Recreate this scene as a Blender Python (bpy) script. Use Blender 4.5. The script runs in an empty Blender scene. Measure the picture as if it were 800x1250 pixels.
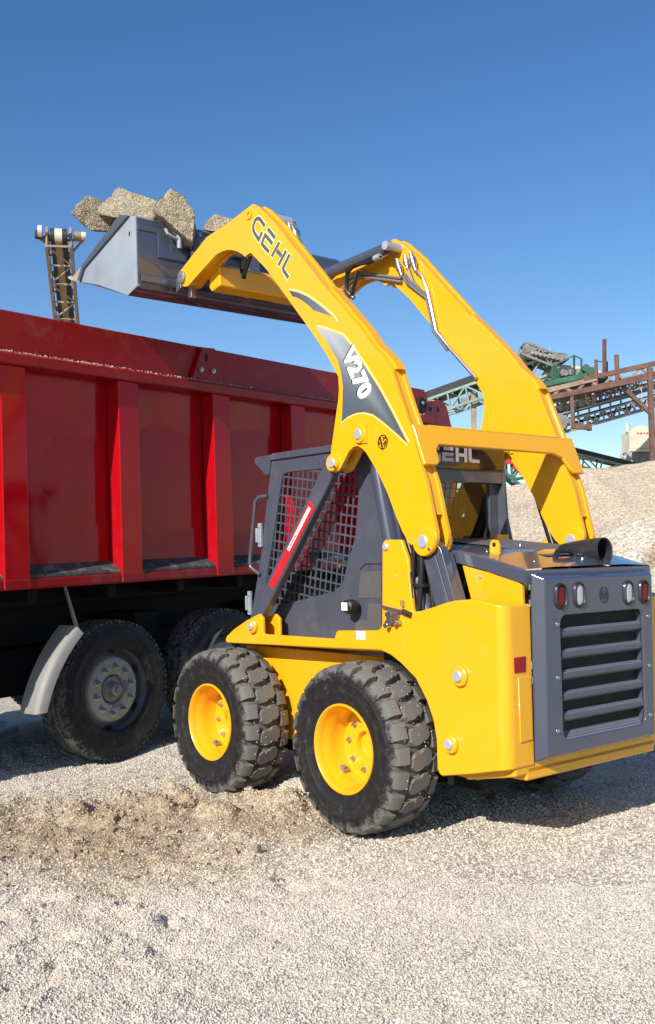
import bpy, bmesh, math, random
import numpy as np
from mathutils import Vector, Matrix, noise
random.seed(7); RNG = np.random.default_rng(11)
SC = bpy.context.scene; COL = SC.collection
R = math.radians; PI = math.pi

# ------------------------------------------------------------------ camera
F_PX, PITCH, ROLL, CAM_H = 1258.7, .042, .020, 1.394
cp, sp = math.cos(PITCH), math.sin(PITCH)
FWD = Vector((0, cp, sp)); UP0 = Vector((0, -sp, cp)); R0 = Vector((1, 0, 0))
RIGHT = R0*math.cos(ROLL) - UP0*math.sin(ROLL); UP = UP0*math.cos(ROLL) + R0*math.sin(ROLL)
CAM = Vector((0, 0, CAM_H))
def far(px, py, depth):                    # a point of the place at a distance in metres along the view
    return CAM + (FWD + RIGHT*((px-400)/F_PX) - UP*((py-625)/F_PX))*depth
cd = bpy.data.cameras.new('camera'); cam = bpy.data.objects.new('camera', cd); COL.objects.link(cam)
cam.matrix_world = Matrix((( *[RIGHT.x, UP.x, -FWD.x], 0), (*[RIGHT.y, UP.y, -FWD.y], 0), (*[RIGHT.z, UP.z, -FWD.z], CAM_H), (0, 0, 0, 1)))
cd.sensor_fit = 'VERTICAL'; cd.sensor_height = 36; cd.lens = 36*F_PX/1250
cd.clip_start = .05; cd.clip_end = 6000; SC.camera = cam

# ------------------------------------------------------------------ light
AZ, EL = 209.5, 31.0
w = bpy.data.worlds.new('World'); SC.world = w; w.use_nodes = True
nt = w.node_tree; nt.nodes.clear()
sky = nt.nodes.new('ShaderNodeTexSky'); sky.sky_type = 'NISHITA'; sky.sun_disc = False
sky.sun_elevation = R(EL); sky.sun_rotation = R(AZ); sky.air_density = 1.0; sky.dust_density = .45; sky.ozone_density = 1.8; sky.altitude = 200
bg = nt.nodes.new('ShaderNodeBackground'); bg.inputs[1].default_value = .118
wo = nt.nodes.new('ShaderNodeOutputWorld'); hs_ = nt.nodes.new('ShaderNodeHueSaturation'); hs_.inputs['Saturation'].default_value = 1.30; hs_.inputs['Hue'].default_value = .507; nt.links.new(sky.outputs[0], hs_.inputs['Color']); nt.links.new(hs_.outputs[0], bg.inputs[0]); nt.links.new(bg.outputs[0], wo.inputs[0])
SUN = Vector((math.sin(R(AZ))*math.cos(R(EL)), math.cos(R(AZ))*math.cos(R(EL)), math.sin(R(EL))))
sd = bpy.data.lights.new('sun', 'SUN'); sd.energy = 5.0; sd.angle = R(.5); sd.color = (1, .94, .85)
so = bpy.data.objects.new('sun', sd); COL.objects.link(so); so.rotation_euler = SUN.to_track_quat('Z', 'Y').to_euler()
SC.view_settings.view_transform = 'Standard'; SC.view_settings.look = 'None'; SC.view_settings.gamma = 1
SC.view_settings.exposure = .20
try: SC.cycles.max_bounces = 8
except Exception: pass

# ------------------------------------------------------------------ materials
MATS = {}
def newmat(name):
    m = bpy.data.materials.new(name); m.use_nodes = True
    n = m.node_tree.nodes; b = n['Principled BSDF']; MATS[name] = m
    return m, n, m.node_tree.links, b
def N(n, kind, **kw):
    x = n.new('ShaderNode'+kind)
    for k, v in kw.items():
        if k in x.inputs: x.inputs[k].default_value = v
        else: setattr(x, k, v)
    return x
def ramp(n, stops):
    r = n.new('ShaderNodeValToRGB'); e = r.color_ramp.elements
    while len(e) < len(stops): e.new(.5)
    for k, (p, c) in enumerate(stops): e[k].position = p; e[k].color = (*c, 1) if len(c) == 3 else c
    return r
def paint(name, col, rough=.35, coat=.5, metal=0, dust=.25, dustcol=(.42,.38,.32), scale=9, vary=.06, bump=0, spec=.5):
    m, n, l, b = newmat(name)
    tc = N(n, 'TexCoord')
    n1 = N(n, 'TexNoise', Scale=scale, Detail=8, Roughness=.65); l.new(tc.outputs['Object'], n1.inputs['Vector'])
    n2 = N(n, 'TexNoise', Scale=2.1, Detail=4); l.new(tc.outputs['Object'], n2.inputs['Vector'])
    cr = ramp(n, [(.3, [c*(1-vary) for c in col]), (.7, [min(1, c*(1+vary)) for c in col])]); l.new(n2.outputs[0], cr.inputs[0])
    dr = ramp(n, [(.52, (0,0,0)), (.78, (dust,)*3)]); l.new(n1.outputs[0], dr.inputs[0])
    geo = N(n, 'NewGeometry'); sx = N(n, 'SeparateXYZ'); l.new(geo.outputs['Normal'], sx.inputs[0])
    up = N(n, 'MapRange'); up.inputs['From Min'].default_value = -.2; up.inputs['From Max'].default_value = 1
    up.inputs['To Min'].default_value = .45; up.inputs['To Max'].default_value = 1.; l.new(sx.outputs['Z'], up.inputs[0])
    mu = N(n, 'Math', operation='MULTIPLY'); l.new(dr.outputs[0], mu.inputs[0]); l.new(up.outputs[0], mu.inputs[1])
    mx = N(n, 'Mix', data_type='RGBA'); l.new(mu.outputs[0], mx.inputs[0]); l.new(cr.outputs[0], mx.inputs[6]); mx.inputs[7].default_value = (*dustcol, 1)
    l.new(mx.outputs[2], b.inputs['Base Color'])
    rr = N(n, 'MapRange'); rr.inputs['To Min'].default_value = rough; rr.inputs['To Max'].default_value = min(1, rough+.35)
    l.new(mu.outputs[0], rr.inputs[0]); l.new(rr.outputs[0], b.inputs['Roughness'])
    b.inputs['Metallic'].default_value = metal; b.inputs['Coat Weight'].default_value = coat; b.inputs['Coat Roughness'].default_value = .06
    b.inputs['Specular IOR Level'].default_value = spec
    if bump:
        n3 = N(n, 'TexNoise', Scale=140, Detail=3); l.new(tc.outputs['Object'], n3.inputs['Vector'])
        bp = N(n, 'Bump', Strength=bump, Distance=.004); l.new(n3.outputs[0], bp.inputs['Height']); l.new(bp.outputs[0], b.inputs['Normal'])
    return m
paint('yellow', (.88,.42,.008), .30, .4, dust=.16, vary=.03, scale=14)
paint('charcoal', (.068,.078,.108), .34, .35, dust=.22, vary=.06)
paint('charcoal_worn', (.265,.31,.36), .55, .0, metal=.0, dust=.75, vary=.25, scale=5)
paint('charcoal_rough', (.11,.115,.125), .7, 0, dust=.25, bump=.25)
paint('charcoal_clean', (.062,.074,.110), .24, .85, dust=.03, vary=.04)
paint('gloss_black', (.012,.013,.016), .12, .8, dust=.02)
paint('dust_cake', (.42,.37,.30), .9, 0, dust=.6, vary=.3, scale=30, bump=.8)
paint('black_plastic', (.018,.018,.02), .45, .1, dust=.12)
paint('rubber_hose', (.016,.016,.018), .28, .25, dust=.08)
paint('dark_void', (.012,.012,.014), .8, 0, dust=.1)
paint('chassis_black', (.010,.010,.011), .7, 0, spec=.2, dust=.15, dustcol=(.06,.055,.05))
paint('truck_red', (.40,.003,.009), .11, .0, spec=.27, dust=.05, vary=.10, scale=6)
paint('truck_red_dusty', (.30,.004,.009), .35, .0, spec=.3, dust=.22, vary=.12, scale=7)
paint('ledge_black', (.05,.05,.052), .75, 0, dust=.9, dustcol=(.36,.33,.29), scale=11, bump=.3)
paint('galvanised', (.27,.27,.26), .6, .0, metal=.15, dust=.5, vary=.2, scale=14)
paint('steel', (.52,.54,.58), .38, 0, metal=.35, dust=.15)
paint('chrome', (.78,.78,.8), .10, 0, metal=1, dust=.04)
paint('zinc', (.46,.46,.45), .3, 0, metal=.9, dust=.1)
paint('dirty_steel', (.30,.29,.26), .5, 0, metal=.6, dust=.6)
paint('wheel_grey', (.12,.13,.14), .45, 0.1, dust=.45, dustcol=(.2,.19,.17), vary=.2)
paint('wheel_pale', (.40,.375,.32), .55, 0, dust=.7, dustcol=(.2,.17,.13), vary=.2)
paint('white_label', (.78,.78,.76), .4, .2, dust=.1)
paint('red_label', (.72,.02,.03), .35, .3, dust=.05)
paint('decal_dark', (.085,.10,.125), .35, .4, dust=.05)
paint('decal_pale', (.86,.72,.30), .4, .3, dust=.0)
paint('decal_black', (.02,.018,.012), .4, .3, dust=.0)
paint('silver_letter', (.62,.62,.64), .35, .1, metal=.5, dust=.05)
paint('rust_brown', (.15,.078,.06), .8, 0, dust=.4, dustcol=(.22,.12,.08), vary=.3, scale=3)
paint('rust_tan', (.30,.22,.15), .8, 0, dust=.5, vary=.25, scale=4)
paint('green_steel', (.035,.125,.08), .6, 0, dust=.3, vary=.3, scale=3)
paint('pale_green', (.22,.31,.26), .7, 0, dust=.4, vary=.25, scale=3)
paint('belt_black', (.025,.026,.03), .7, 0, dust=.35)
paint('cream', (.62,.58,.46), .6, 0, dust=.7, dustcol=(.35,.28,.2), vary=.12, scale=1.2)
paint('grey_lattice', (.42,.40,.38), .7, 0, dust=.5, vary=.2, scale=3)
paint('plant_grey', (.20,.19,.18), .75, 0, dust=.6, vary=.3, scale=1.5)
paint('cloth_green', (.03,.075,.055), .9, 0, dust=.1)
paint('cloth_teal', (.09,.22,.22), .9, 0, dust=.1)
paint('skin', (.42,.23,.15), .55, 0, dust=0)
paint('hair', (.03,.02,.015), .7, 0, dust=0)
paint('seat_black', (.02,.021,.022), .6, 0, dust=.15)
paint('amber_plate', (.10,.10,.10), .5, 0, dust=.2)
def lens(name, col):
    m, n, l, b = newmat(name); b.inputs['Base Color'].default_value = (*col, 1); b.inputs['Roughness'].default_value = .12
    b.inputs['Coat Weight'].default_value = .0; b.inputs['Specular IOR Level'].default_value = .3
    tc = N(n, 'TexCoord'); v = N(n, 'TexVoronoi', Scale=130); l.new(tc.outputs['Object'], v.inputs['Vector'])
    bp = N(n, 'Bump', Strength=.5, Distance=.003); l.new(v.outputs['Distance'], bp.inputs['Height']); l.new(bp.outputs[0], b.inputs['Normal'])
lens('red_lens', (.16,.004,.006)); lens('clear_lens', (.50,.51,.52)); lens('red_reflector', (.30,.01,.014))
m, n, l, b = newmat('glass_dark'); b.inputs['Base Color'].default_value = (.55,.62,.6,1); b.inputs['Roughness'].default_value = .03
b.inputs['Transmission Weight'].default_value = 1; b.inputs['IOR'].default_value = 1.45

def tyre_mat(name, col, dustamt):
    m, n, l, b = newmat(name); tc = N(n, 'TexCoord')
    n1 = N(n, 'TexNoise', Scale=24, Detail=9, Roughness=.75); l.new(tc.outputs['Object'], n1.inputs['Vector'])
    n0 = N(n, 'TexNoise', Scale=260, Detail=3, Roughness=.6); l.new(tc.outputs['Object'], n0.inputs['Vector'])
    ad = N(n, 'Math', operation='ADD'); l.new(n1.outputs[0], ad.inputs[0])
    m5 = N(n, 'Math', operation='MULTIPLY'); l.new(n0.outputs[0], m5.inputs[0]); m5.inputs[1].default_value = .6; l.new(m5.outputs[0], ad.inputs[1])
    sep = N(n, 'SeparateXYZ'); l.new(tc.outputs['Object'], sep.inputs[0])
    p1 = N(n, 'Math', operation='MULTIPLY'); l.new(sep.outputs['X'], p1.inputs[0]); l.new(sep.outputs['X'], p1.inputs[1])
    p2 = N(n, 'Math', operation='MULTIPLY_ADD'); l.new(sep.outputs['Z'], p2.inputs[0]); l.new(sep.outputs['Z'], p2.inputs[1]); l.new(p1.outputs[0], p2.inputs[2])
    sq = N(n, 'Math', operation='SQRT'); l.new(p2.outputs[0], sq.inputs[0])
    tr = N(n, 'MapRange'); tr.inputs['From Min'].default_value = dustamt[0]; tr.inputs['From Max'].default_value = dustamt[1]; tr.inputs['To Min'].default_value = .0; tr.inputs['To Max'].default_value = .38
    l.new(sq.outputs[0], tr.inputs[0])
    a2 = N(n, 'Math', operation='ADD'); l.new(ad.outputs[0], a2.inputs[0]); l.new(tr.outputs[0], a2.inputs[1])
    cr = ramp(n, [(.78, col), (.97, [c+.022 for c in col]), (1.0, (.15,.145,.135))]); l.new(a2.outputs[0], cr.inputs[0])
    l.new(cr.outputs[0], b.inputs['Base Color']); b.inputs['Roughness'].default_value = .6; b.inputs['Specular IOR Level'].default_value = .3
    bp = N(n, 'Bump', Strength=.25, Distance=.003); l.new(n1.outputs[0], bp.inputs['Height']); l.new(bp.outputs[0], b.inputs['Normal'])
tyre_mat('tyre_rubber', (.013,.013,.014), (.355,.43)); tyre_mat('truck_tyre', (.014,.014,.015), (.44,.56))

# woven louvre metal (fine perforation)
m, n, l, b = newmat('perforated'); tc = N(n, 'TexCoord')
mp = N(n, 'Mapping'); mp.inputs['Rotation'].default_value = (R(45), 0, 0); l.new(tc.outputs['Object'], mp.inputs[0])
v = N(n, 'TexVoronoi', Scale=95, Randomness=0.0); l.new(mp.outputs[0], v.inputs['Vector'])
cr = ramp(n, [(.38, (.012,.013,.016)), (.50, (.19,.21,.26))]); l.new(v.outputs['Distance'], cr.inputs[0]); l.new(cr.outputs[0], b.inputs['Base Color'])
b.inputs['Roughness'].default_value = .45

def attr_mat(name, attr, rough=.9, bumpscale=None, bumpstr=.5, dist=.01, speck=None):
    m, n, l, b = newmat(name); a = N(n, 'Attribute', attribute_name=attr); tc = N(n, 'TexCoord')
    src = a.outputs['Color']
    if speck:
        v = N(n, 'TexVoronoi', Scale=speck); l.new(tc.outputs['Object'], v.inputs['Vector'])
        hs = N(n, 'SeparateColor'); l.new(v.outputs['Color'], hs.inputs[0])
        cr = ramp(n, [(0, (.52,.50,.46)), (.5, (.95,.94,.92)), (1, (1.35,1.34,1.32))]); l.new(hs.outputs[0], cr.inputs[0])
        mx = N(n, 'Mix', data_type='RGBA', blend_type='MULTIPLY'); mx.inputs[0].default_value = 1; l.new(src, mx.inputs[6]); l.new(cr.outputs[0], mx.inputs[7]); src = mx.outputs[2]
        h = v.outputs['Distance']
    l.new(src, b.inputs['Base Color']); b.inputs['Roughness'].default_value = rough; b.inputs['Specular IOR Level'].default_value = .15
    if bumpscale:
        nn = N(n, 'TexNoise', Scale=bumpscale, Detail=8, Roughness=.7); l.new(tc.outputs['Object'], nn.inputs['Vector'])
        bp = N(n, 'Bump', Strength=bumpstr, Distance=dist); l.new(nn.outputs[0], bp.inputs['Height'])
        if speck:
            b2 = N(n, 'Bump', Strength=.9, Distance=.006, invert=True); l.new(h, b2.inputs['Height']); l.new(bp.outputs[0], b2.inputs['Normal']); l.new(b2.outputs[0], b.inputs['Normal'])
        else: l.new(bp.outputs[0], b.inputs['Normal'])
    return m
attr_mat('ground_gravel', 'tone', .95, 30, .6, .012, speck=110)
attr_mat('pebbles', 'tone', .85)
attr_mat('heap_sand', 'tone', .95, 3.0, .3, .06, speck=24)
attr_mat('decal_grad', 'tone', .35)
m, n, l, b = newmat('conglomerate'); tc = N(n, 'TexCoord')
v = N(n, 'TexVoronoi', Scale=105); l.new(tc.outputs['Object'], v.inputs['Vector'])
hs = N(n, 'SeparateColor'); l.new(v.outputs['Color'], hs.inputs[0])
cr = ramp(n, [(0, (.22,.18,.125)), (.35, (.36,.30,.22)), (.7, (.43,.37,.275)), (1, (.52,.46,.36))]); l.new(hs.outputs[0], cr.inputs[0])
dr = ramp(n, [(.40, (1,1,1)), (.70, (.62,.58,.50))]); l.new(v.outputs['Distance'], dr.inputs[0])
mx = N(n, 'Mix', data_type='RGBA', blend_type='MULTIPLY'); mx.inputs[0].default_value = 1; l.new(cr.outputs[0], mx.inputs[6]); l.new(dr.outputs[0], mx.inputs[7])
l.new(mx.outputs[2], b.inputs['Base Color']); b.inputs['Roughness'].default_value = .95
bp = N(n, 'Bump', Strength=.7, Distance=.010, invert=True); l.new(v.outputs['Distance'], bp.inputs['Height']); l.new(bp.outputs[0], b.inputs['Normal'])

# ------------------------------------------------------------------ mesh builder
class MB:
    def __init__(s): s.v = []; s.f = []; s.m = []; s.mats = []; s.mi = 0
    def mat(s, name):
        if name not in s.mats: s.mats.append(name)
        s.mi = s.mats.index(name); return s
    def add(s, vs, fs):
        o = len(s.v); s.v += [tuple(x) for x in vs]
        for f in fs: s.f.append([i+o for i in f]); s.m.append(s.mi)
        return s
    def box(s, x0, x1, y0, y1, z0, z1, M=None):
        vs = [Vector((x, y, z)) for x in (x0, x1) for y in (y0, y1) for z in (z0, z1)]
        if M: vs = [M @ q for q in vs]
        return s.add(vs, [(0,1,3,2), (4,6,7,5), (0,4,5,1), (2,3,7,6), (0,2,6,4), (1,5,7,3)])
    def prism(s, pts, w0, w1, fr=None):       # pts (x,z) swept along y; fr maps (u,v,w)
        fr = fr or (lambda u, v, w: (u, w, v))
        a = sum(pts[i][0]*pts[(i+1) % len(pts)][1] - pts[(i+1) % len(pts)][0]*pts[i][1] for i in range(len(pts)))
        if a < 0: pts = pts[::-1]
        n = len(pts)
        vs = [fr(u, v, w0) for u, v in pts] + [fr(u, v, w1) for u, v in pts]
        return s.add(vs, [list(range(n)), list(range(2*n-1, n-1, -1))] + [[i, n+i, n+(i+1) % n, (i+1) % n] for i in range(n)])
    def sheet(s, pts, w, fr=None):
        fr = fr or (lambda u, v, w: (u, w, v))
        return s.add([fr(u, v, w) for u, v in pts], [list(range(len(pts)))])
    def tube(s, pts, r, seg=10, cap=True):
        P = [Vector(p) for p in pts]; rs = r if isinstance(r, (list, tuple)) else [r]*len(P)
        t0 = (P[1]-P[0]).normalized(); a = t0.orthogonal().normalized(); rings = []
        for i, p in enumerate(P):
            if i == 0: t = t0
            elif i == len(P)-1: t = (P[i]-P[i-1]).normalized()
            else: t = ((P[i+1]-P[i]).normalized() + (P[i]-P[i-1]).normalized()).normalized()
            a = (a - t*a.dot(t)).normalized(); bb = t.cross(a)
            rings.append([p + (a*math.cos(2*PI*k/seg) + bb*math.sin(2*PI*k/seg))*rs[i] for k in range(seg)])
        vs = [q for g in rings for q in g]; fs = []
        for i in range(len(P)-1):
            for k in range(seg): fs.append((i*seg+k, i*seg+(k+1) % seg, (i+1)*seg+(k+1) % seg, (i+1)*seg+k))
        if cap: fs += [list(range(seg-1, -1, -1)), list(range((len(P)-1)*seg, len(P)*seg))]
        return s.add(vs, fs)
    def lathe(s, prof, seg=48, c=(0,0,0), ax='y', closed=False):   # prof (r, a) about the axis
        c = Vector(c); n = len(prof); vs = []
        for k in range(seg):
            t = 2*PI*k/seg; ct, st = math.cos(t), math.sin(t)
            for r, a in prof:
                vs.append(c + (Vector((r*ct, a, r*st)) if ax == 'y' else Vector((a, r*ct, r*st)) if ax == 'x' else Vector((r*ct, r*st, a))))
        fs = []
        for k in range(seg):
            for i in range(n-1 if not closed else n):
                j = (i+1) % n; fs.append((k*n+i, k*n+j, ((k+1) % seg)*n+j, ((k+1) % seg)*n+i))
        return s.add(vs, fs)
    def disc(s, c, r, a0, a1, seg=24, ax='y', ch=.15):      # chamfered disc / pin / bolt
        h = a1-a0; q = abs(r*ch)*(1 if h > 0 else -1)
        return s.lathe([(0.0005, a0), (r, a0), (r, a1-q), (r-abs(q), a1), (0.0005, a1)], seg, c, ax)
    def beam(s, p0, p1, w, h=None, up=(0,0,1)):
        h = h or w; p0 = Vector(p0); p1 = Vector(p1); d = (p1-p0); L = d.length; d.normalize()
        u = Vector(up); x = d.cross(u)
        if x.length < 1e-4: x = d.cross(Vector((1, 0, 0)))
        x.normalize(); y = x.cross(d)
        vs = [p0 + x*(i*w/2) + y*(j*h/2) + d*(L*k) for k in (0, 1) for i, j in ((-1,-1), (1,-1), (1,1), (-1,1))]
        return s.add(vs, [(3,2,1,0), (4,5,6,7), (0,1,5,4), (1,2,6,5), (2,3,7,6), (3,0,4,7)])
    def grid(s, P, nu, nv):                   # P(i,j)
        return s.add([P(i, j) for i in range(nu) for j in range(nv)], [(i*nv+j, (i+1)*nv+j, (i+1)*nv+j+1, i*nv+j+1) for i in range(nu-1) for j in range(nv-1)])
    def ribbon(s, pts, wd, wpl, fr=None, closed=False, rnd=0):
        P = [Vector((p[0], p[1])) for p in pts]; n = len(P); L = []; Rr = []
        for i in range(n):
            if closed: a, c = P[i-1], P[(i+1) % n]
            else: a, c = P[max(i-1, 0)], P[min(i+1, n-1)]
            d1 = (P[i]-a).normalized() if (P[i]-a).length > 1e-9 else (c-P[i]).normalized()
            d2 = (c-P[i]).normalized() if (c-P[i]).length > 1e-9 else d1
            t = (d1+d2).normalized(); nn = Vector((-t.y, t.x)); k = min(1/max(.35, nn.dot(Vector((-d1.y, d1.x)))), 1.8)
            L.append(P[i]+nn*wd/2*k); Rr.append(P[i]-nn*wd/2*k)
        fr = fr or (lambda u, v, w: (u, w, v))
        vs = [fr(q.x, q.y, wpl) for q in L] + [fr(q.x, q.y, wpl) for q in Rr]
        return s.add(vs, [(i, (i+1) % n, n+(i+1) % n, n+i) for i in range(n if closed else n-1)])
    def build(s, name, parent=None, bevel=0, seg=2, ang=38, loc=None, smooth=True, recalc=True, merge=False):
        me = bpy.data.meshes.new(name); me.from_pydata(s.v, [], s.f)
        for k in s.mats: me.materials.append(MATS[k])
        me.polygons.foreach_set('material_index', s.m)
        bm = bmesh.new(); bm.from_mesh(me)
        if merge: bmesh.ops.remove_doubles(bm, verts=bm.verts, dist=1e-5)
        if recalc: bmesh.ops.recalc_face_normals(bm, faces=bm.faces)
        if smooth:
            for f in bm.faces: f.smooth = True
            for e in bm.edges:
                if len(e.link_faces) == 2 and e.calc_face_angle(0) > R(ang): e.smooth = False
        bm.to_mesh(me); bm.free()
        o = bpy.data.objects.new(name, me); COL.objects.link(o)
        if parent: o.parent = parent
        if loc: o.location = loc
        if bevel:
            b = o.modifiers.new('bevel', 'BEVEL'); b.width = bevel; b.segments = seg; b.limit_method = 'ANGLE'; b.angle_limit = R(ang); b.harden_normals = True
        return o
def tag(o, label=None, cat=None, group=None, kind=None):
    for k, v in (('label', label), ('category', cat), ('group', group), ('kind', kind)):
        if v: o[k] = v
    return o
def empty(name, loc, label, cat, group=None, rz=0):
    o = bpy.data.objects.new(name, None); COL.objects.link(o); o.location = loc; o.rotation_euler = (0, 0, rz); o.empty_display_size = .2
    return tag(o, label, cat, group)
def inset(pts, d):
    a = sum(pts[i][0]*pts[(i+1) % len(pts)][1] - pts[(i+1) % len(pts)][0]*pts[i][1] for i in range(len(pts)))
    if a < 0: pts = pts[::-1]
    out = []; n = len(pts)
    for i in range(n):
        p = Vector(pts[i]); d1 = (p-Vector(pts[i-1])).normalized(); d2 = (Vector(pts[(i+1) % n])-p).normalized(); t = (d1+d2).normalized()
        out.append(tuple(p + Vector((-t.y, t.x))*d))
    return out
def dup(o, parent=None):
    c = o.copy(); COL.objects.link(c)
    if parent: c.parent = parent
    for ch in [q for q in bpy.data.objects if q.parent == o]: dup(ch, c)
    return c
def hnoise(x, y, seed=0):                     # value noise on numpy arrays
    x = x+seed*17.13; y = y+seed*9.71
    xi = np.floor(x).astype(np.int64); yi = np.floor(y).astype(np.int64); fx = x-xi; fy = y-yi
    fx = fx*fx*(3-2*fx); fy = fy*fy*(3-2*fy)
    def h(a, b):
        k = (a*374761393 + b*668265263 + seed*974711) & 0x7fffffff; k = ((k ^ (k >> 13))*1274126177) & 0x7fffffff
        return ((k ^ (k >> 16)) & 0xffff)/65535.
    return (h(xi, yi)*(1-fx)+h(xi+1, yi)*fx)*(1-fy) + (h(xi, yi+1)*(1-fx)+h(xi+1, yi+1)*fx)*fy
def fbm(x, y, o=4, seed=0, rough=.5):
    s = 0; a = 1; t = 0
    for k in range(o): s = s+a*hnoise(x*2**k, y*2**k, seed+k); t += a; a *= rough
    return s/t - .5
def np_mesh(name, verts, faces, mats, tone=None, smooth=True):
    verts = np.asarray(verts, np.float32); faces = np.asarray(faces, np.int32); k = faces.shape[1]
    me = bpy.data.meshes.new(name); me.vertices.add(len(verts)); me.vertices.foreach_set('co', verts.ravel())
    me.loops.add(faces.size); me.loops.foreach_set('vertex_index', faces.ravel())
    me.polygons.add(len(faces)); me.polygons.foreach_set('loop_start', np.arange(0, faces.size, k, dtype=np.int32))
    me.polygons.foreach_set('loop_total', np.full(len(faces), k, np.int32))
    me.polygons.foreach_set('use_smooth', np.full(len(faces), smooth, bool))
    me.update(calc_edges=True)
    for q in mats: me.materials.append(MATS[q])
    if tone is not None:
        a = me.attributes.new('tone', 'FLOAT_COLOR', 'POINT'); c = np.ones((len(verts), 4), np.float32); c[:, :3] = tone; a.data.foreach_set('color', c.ravel())
    o = bpy.data.objects.new(name, me); COL.objects.link(o); return o

# ================================================================== SKID STEER LOADER
MX = Vector((-math.sin(.692), math.cos(.692), 0))
OX, OY = .702, 5.869
ldr = empty('skid_steer_loader', (OX, OY, 0), 'yellow and charcoal skid steer loader raising a full bucket over the red truck', 'loader', rz=math.atan2(MX.y, MX.x))
ARM = [(1.731,3.2051),(1.7694,3.2065),(1.8143,3.2231),(1.8462,3.251),(1.8558,3.288),(1.847,3.321),(1.8114,3.3338),(1.4994,3.4742),(1.2392,3.503),(0.9935,3.5459),(1.0021,3.5495),(0.9636,3.5411),(0.9134,3.5098),(0.7559,3.3687),(0.6284,3.2288),(0.4646,3.0577),(0.3457,2.9301),(0.1711,2.757),(-0.0008,2.5872),(-0.0775,2.4932),(-0.1427,2.4368),(-0.1745,2.4015),(-0.2139,2.3473),(-0.2881,2.1664),(-0.3463,2.0277),(-0.4118,1.8406),(-0.4574,1.7006),(-0.4504,1.7456),(-0.494,1.5656),(-0.5114,1.5015),(-0.5133,1.4697),(-0.5012,1.4313),(-0.4735,1.4),(-0.4434,1.3912),(-0.4082,1.3903),(-0.3581,1.4125),(-0.3079,1.4569),(-0.2678,1.509),(-0.2176,1.5989),(-0.1672,1.7051),(-0.094,1.8223),(-0.0074,1.9317),(0.0204,1.9572),(0.0603,1.9763),(0.0954,1.9758),(0.1332,1.9548),(0.1829,1.8966),(0.2054,1.871),(0.2265,1.8569),(0.2573,1.849),(0.284,1.8613),(0.2982,1.8822),(0.2987,1.9062),(0.2772,1.9997),(0.2349,2.1697),(0.2142,2.2463),(0.2064,2.3006),(0.2102,2.3723),(0.2987,2.5016),(0.4376,2.6628),(0.7389,2.9907),(0.8498,3.1114),(0.9855,3.2296),(1.0044,3.2478),(1.0172,3.2524),(1.0367,3.2525),(1.0763,3.2436),(1.0999,3.264),(1.1545,3.2964),(1.2215,3.3224),(1.2784,3.3343),(1.3247,3.3377),(1.3834,3.3353),(1.4313,3.3202)]
ARMPINS = [(1.8012,3.2756),(-0.4319,1.453),(0.0352,2.0371),(0.2623,1.9021),(1.0211,3.4924)]
DEC1 = [(0.6361,2.9389),(0.5488,2.9096),(0.4703,2.8707),(0.3938,2.8221),(0.319,2.7689),(0.2459,2.712),(0.3199,2.7424),(0.4144,2.7813),(0.4525,2.8135),(0.5105,2.8542),(0.5697,2.8872),(0.6032,2.8983)]
DEC2 = [(0.3917,2.679),(0.2978,2.6455),(0.164,2.5896),(0.0952,2.5193),(-0.0119,2.3939),(-0.1228,2.2554),(-0.2217,2.1122),(-0.3253,1.9497),(-0.2573,2.0043),(-0.1413,2.0874),(-0.0689,2.1321),(-0.0041,2.152),(0.0639,2.1562),(0.133,2.1444),(0.1864,2.1219),(0.1797,2.2047),(0.1714,2.3129),(0.183,2.3839),(0.211,2.4632),(0.2285,2.4855),(0.3117,2.5915)]
LG = [(0.8606,3.3791),(0.8909,3.4148),(0.913,3.438),(0.9344,3.4452),(0.9563,3.4405),(0.9776,3.4135),(0.9807,3.3938),(0.9687,3.3657),(0.9255,3.3131),(0.889,3.3505)]
LE1 = [(0.8301,3.3547),(0.7586,3.28)]
LE2 = [(0.7863,3.2522),(0.8584,3.3247),(0.8922,3.2838),(0.8876,3.2721),(0.822,3.2113)]
LH1 = [(0.7172,3.2461),(0.7984,3.1774)]
LH2 = [(0.6535,3.1793),(0.7334,3.1091)]
LH3 = [(0.7463,3.2033),(0.6994,3.1582)]
LL = [(0.6214,3.1497),(0.6861,3.085),(0.683,3.0683),(0.6372,3.0144)]
VTEXT = [(0.1635,2.4326),(0.0289,2.183),(0.0636,2.4284),(-0.0638,2.2076),(0.1001,2.4999),(0.1843,2.4734)]
LOGO = [(-0.1378,1.9782),(-0.1391,2.0165),(-0.1363,1.9317),(-0.0974,1.9821),(-0.1817,1.9739)]
FEN = [(-0.1322,1.4431),(-0.1396,1.4599),(-0.1555,1.4693),(-0.2777,1.4663),(-0.3221,1.3691),(-0.3514,1.1025),(-0.4068,1.1098),(-0.4983,1.1324),(-0.5682,1.1524),(-0.6365,1.1657),(-0.7553,1.1747),(-0.844,1.1624),(-0.882,1.155),(-0.882,0.3895),(-0.7085,0.3497),(-0.5259,0.3126),(-0.5041,0.3211),(-0.4906,0.348),(-0.4897,0.4852),(-0.4711,0.5783),(-0.4296,0.6676),(-0.3578,0.7687),(-0.2509,0.8399),(-0.1792,0.8756),(-0.1086,0.8945),(1.3193,0.8597),(1.3325,0.8743),(1.3227,0.9002),(1.2401,0.9496),(1.1065,1.0074),(0.9706,1.0538),(0.9362,1.0305),(0.9308,0.9335),(0.2698,0.9379),(0.2547,0.9778),(0.2337,0.9854),(-0.0647,0.9982),(-0.0965,1.0059),(-0.1161,1.0279)]
FENB = [(-0.6668,0.8086),(-0.5968,0.479),(1.0216,0.9785),(-0.1636,1.4319)]
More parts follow.
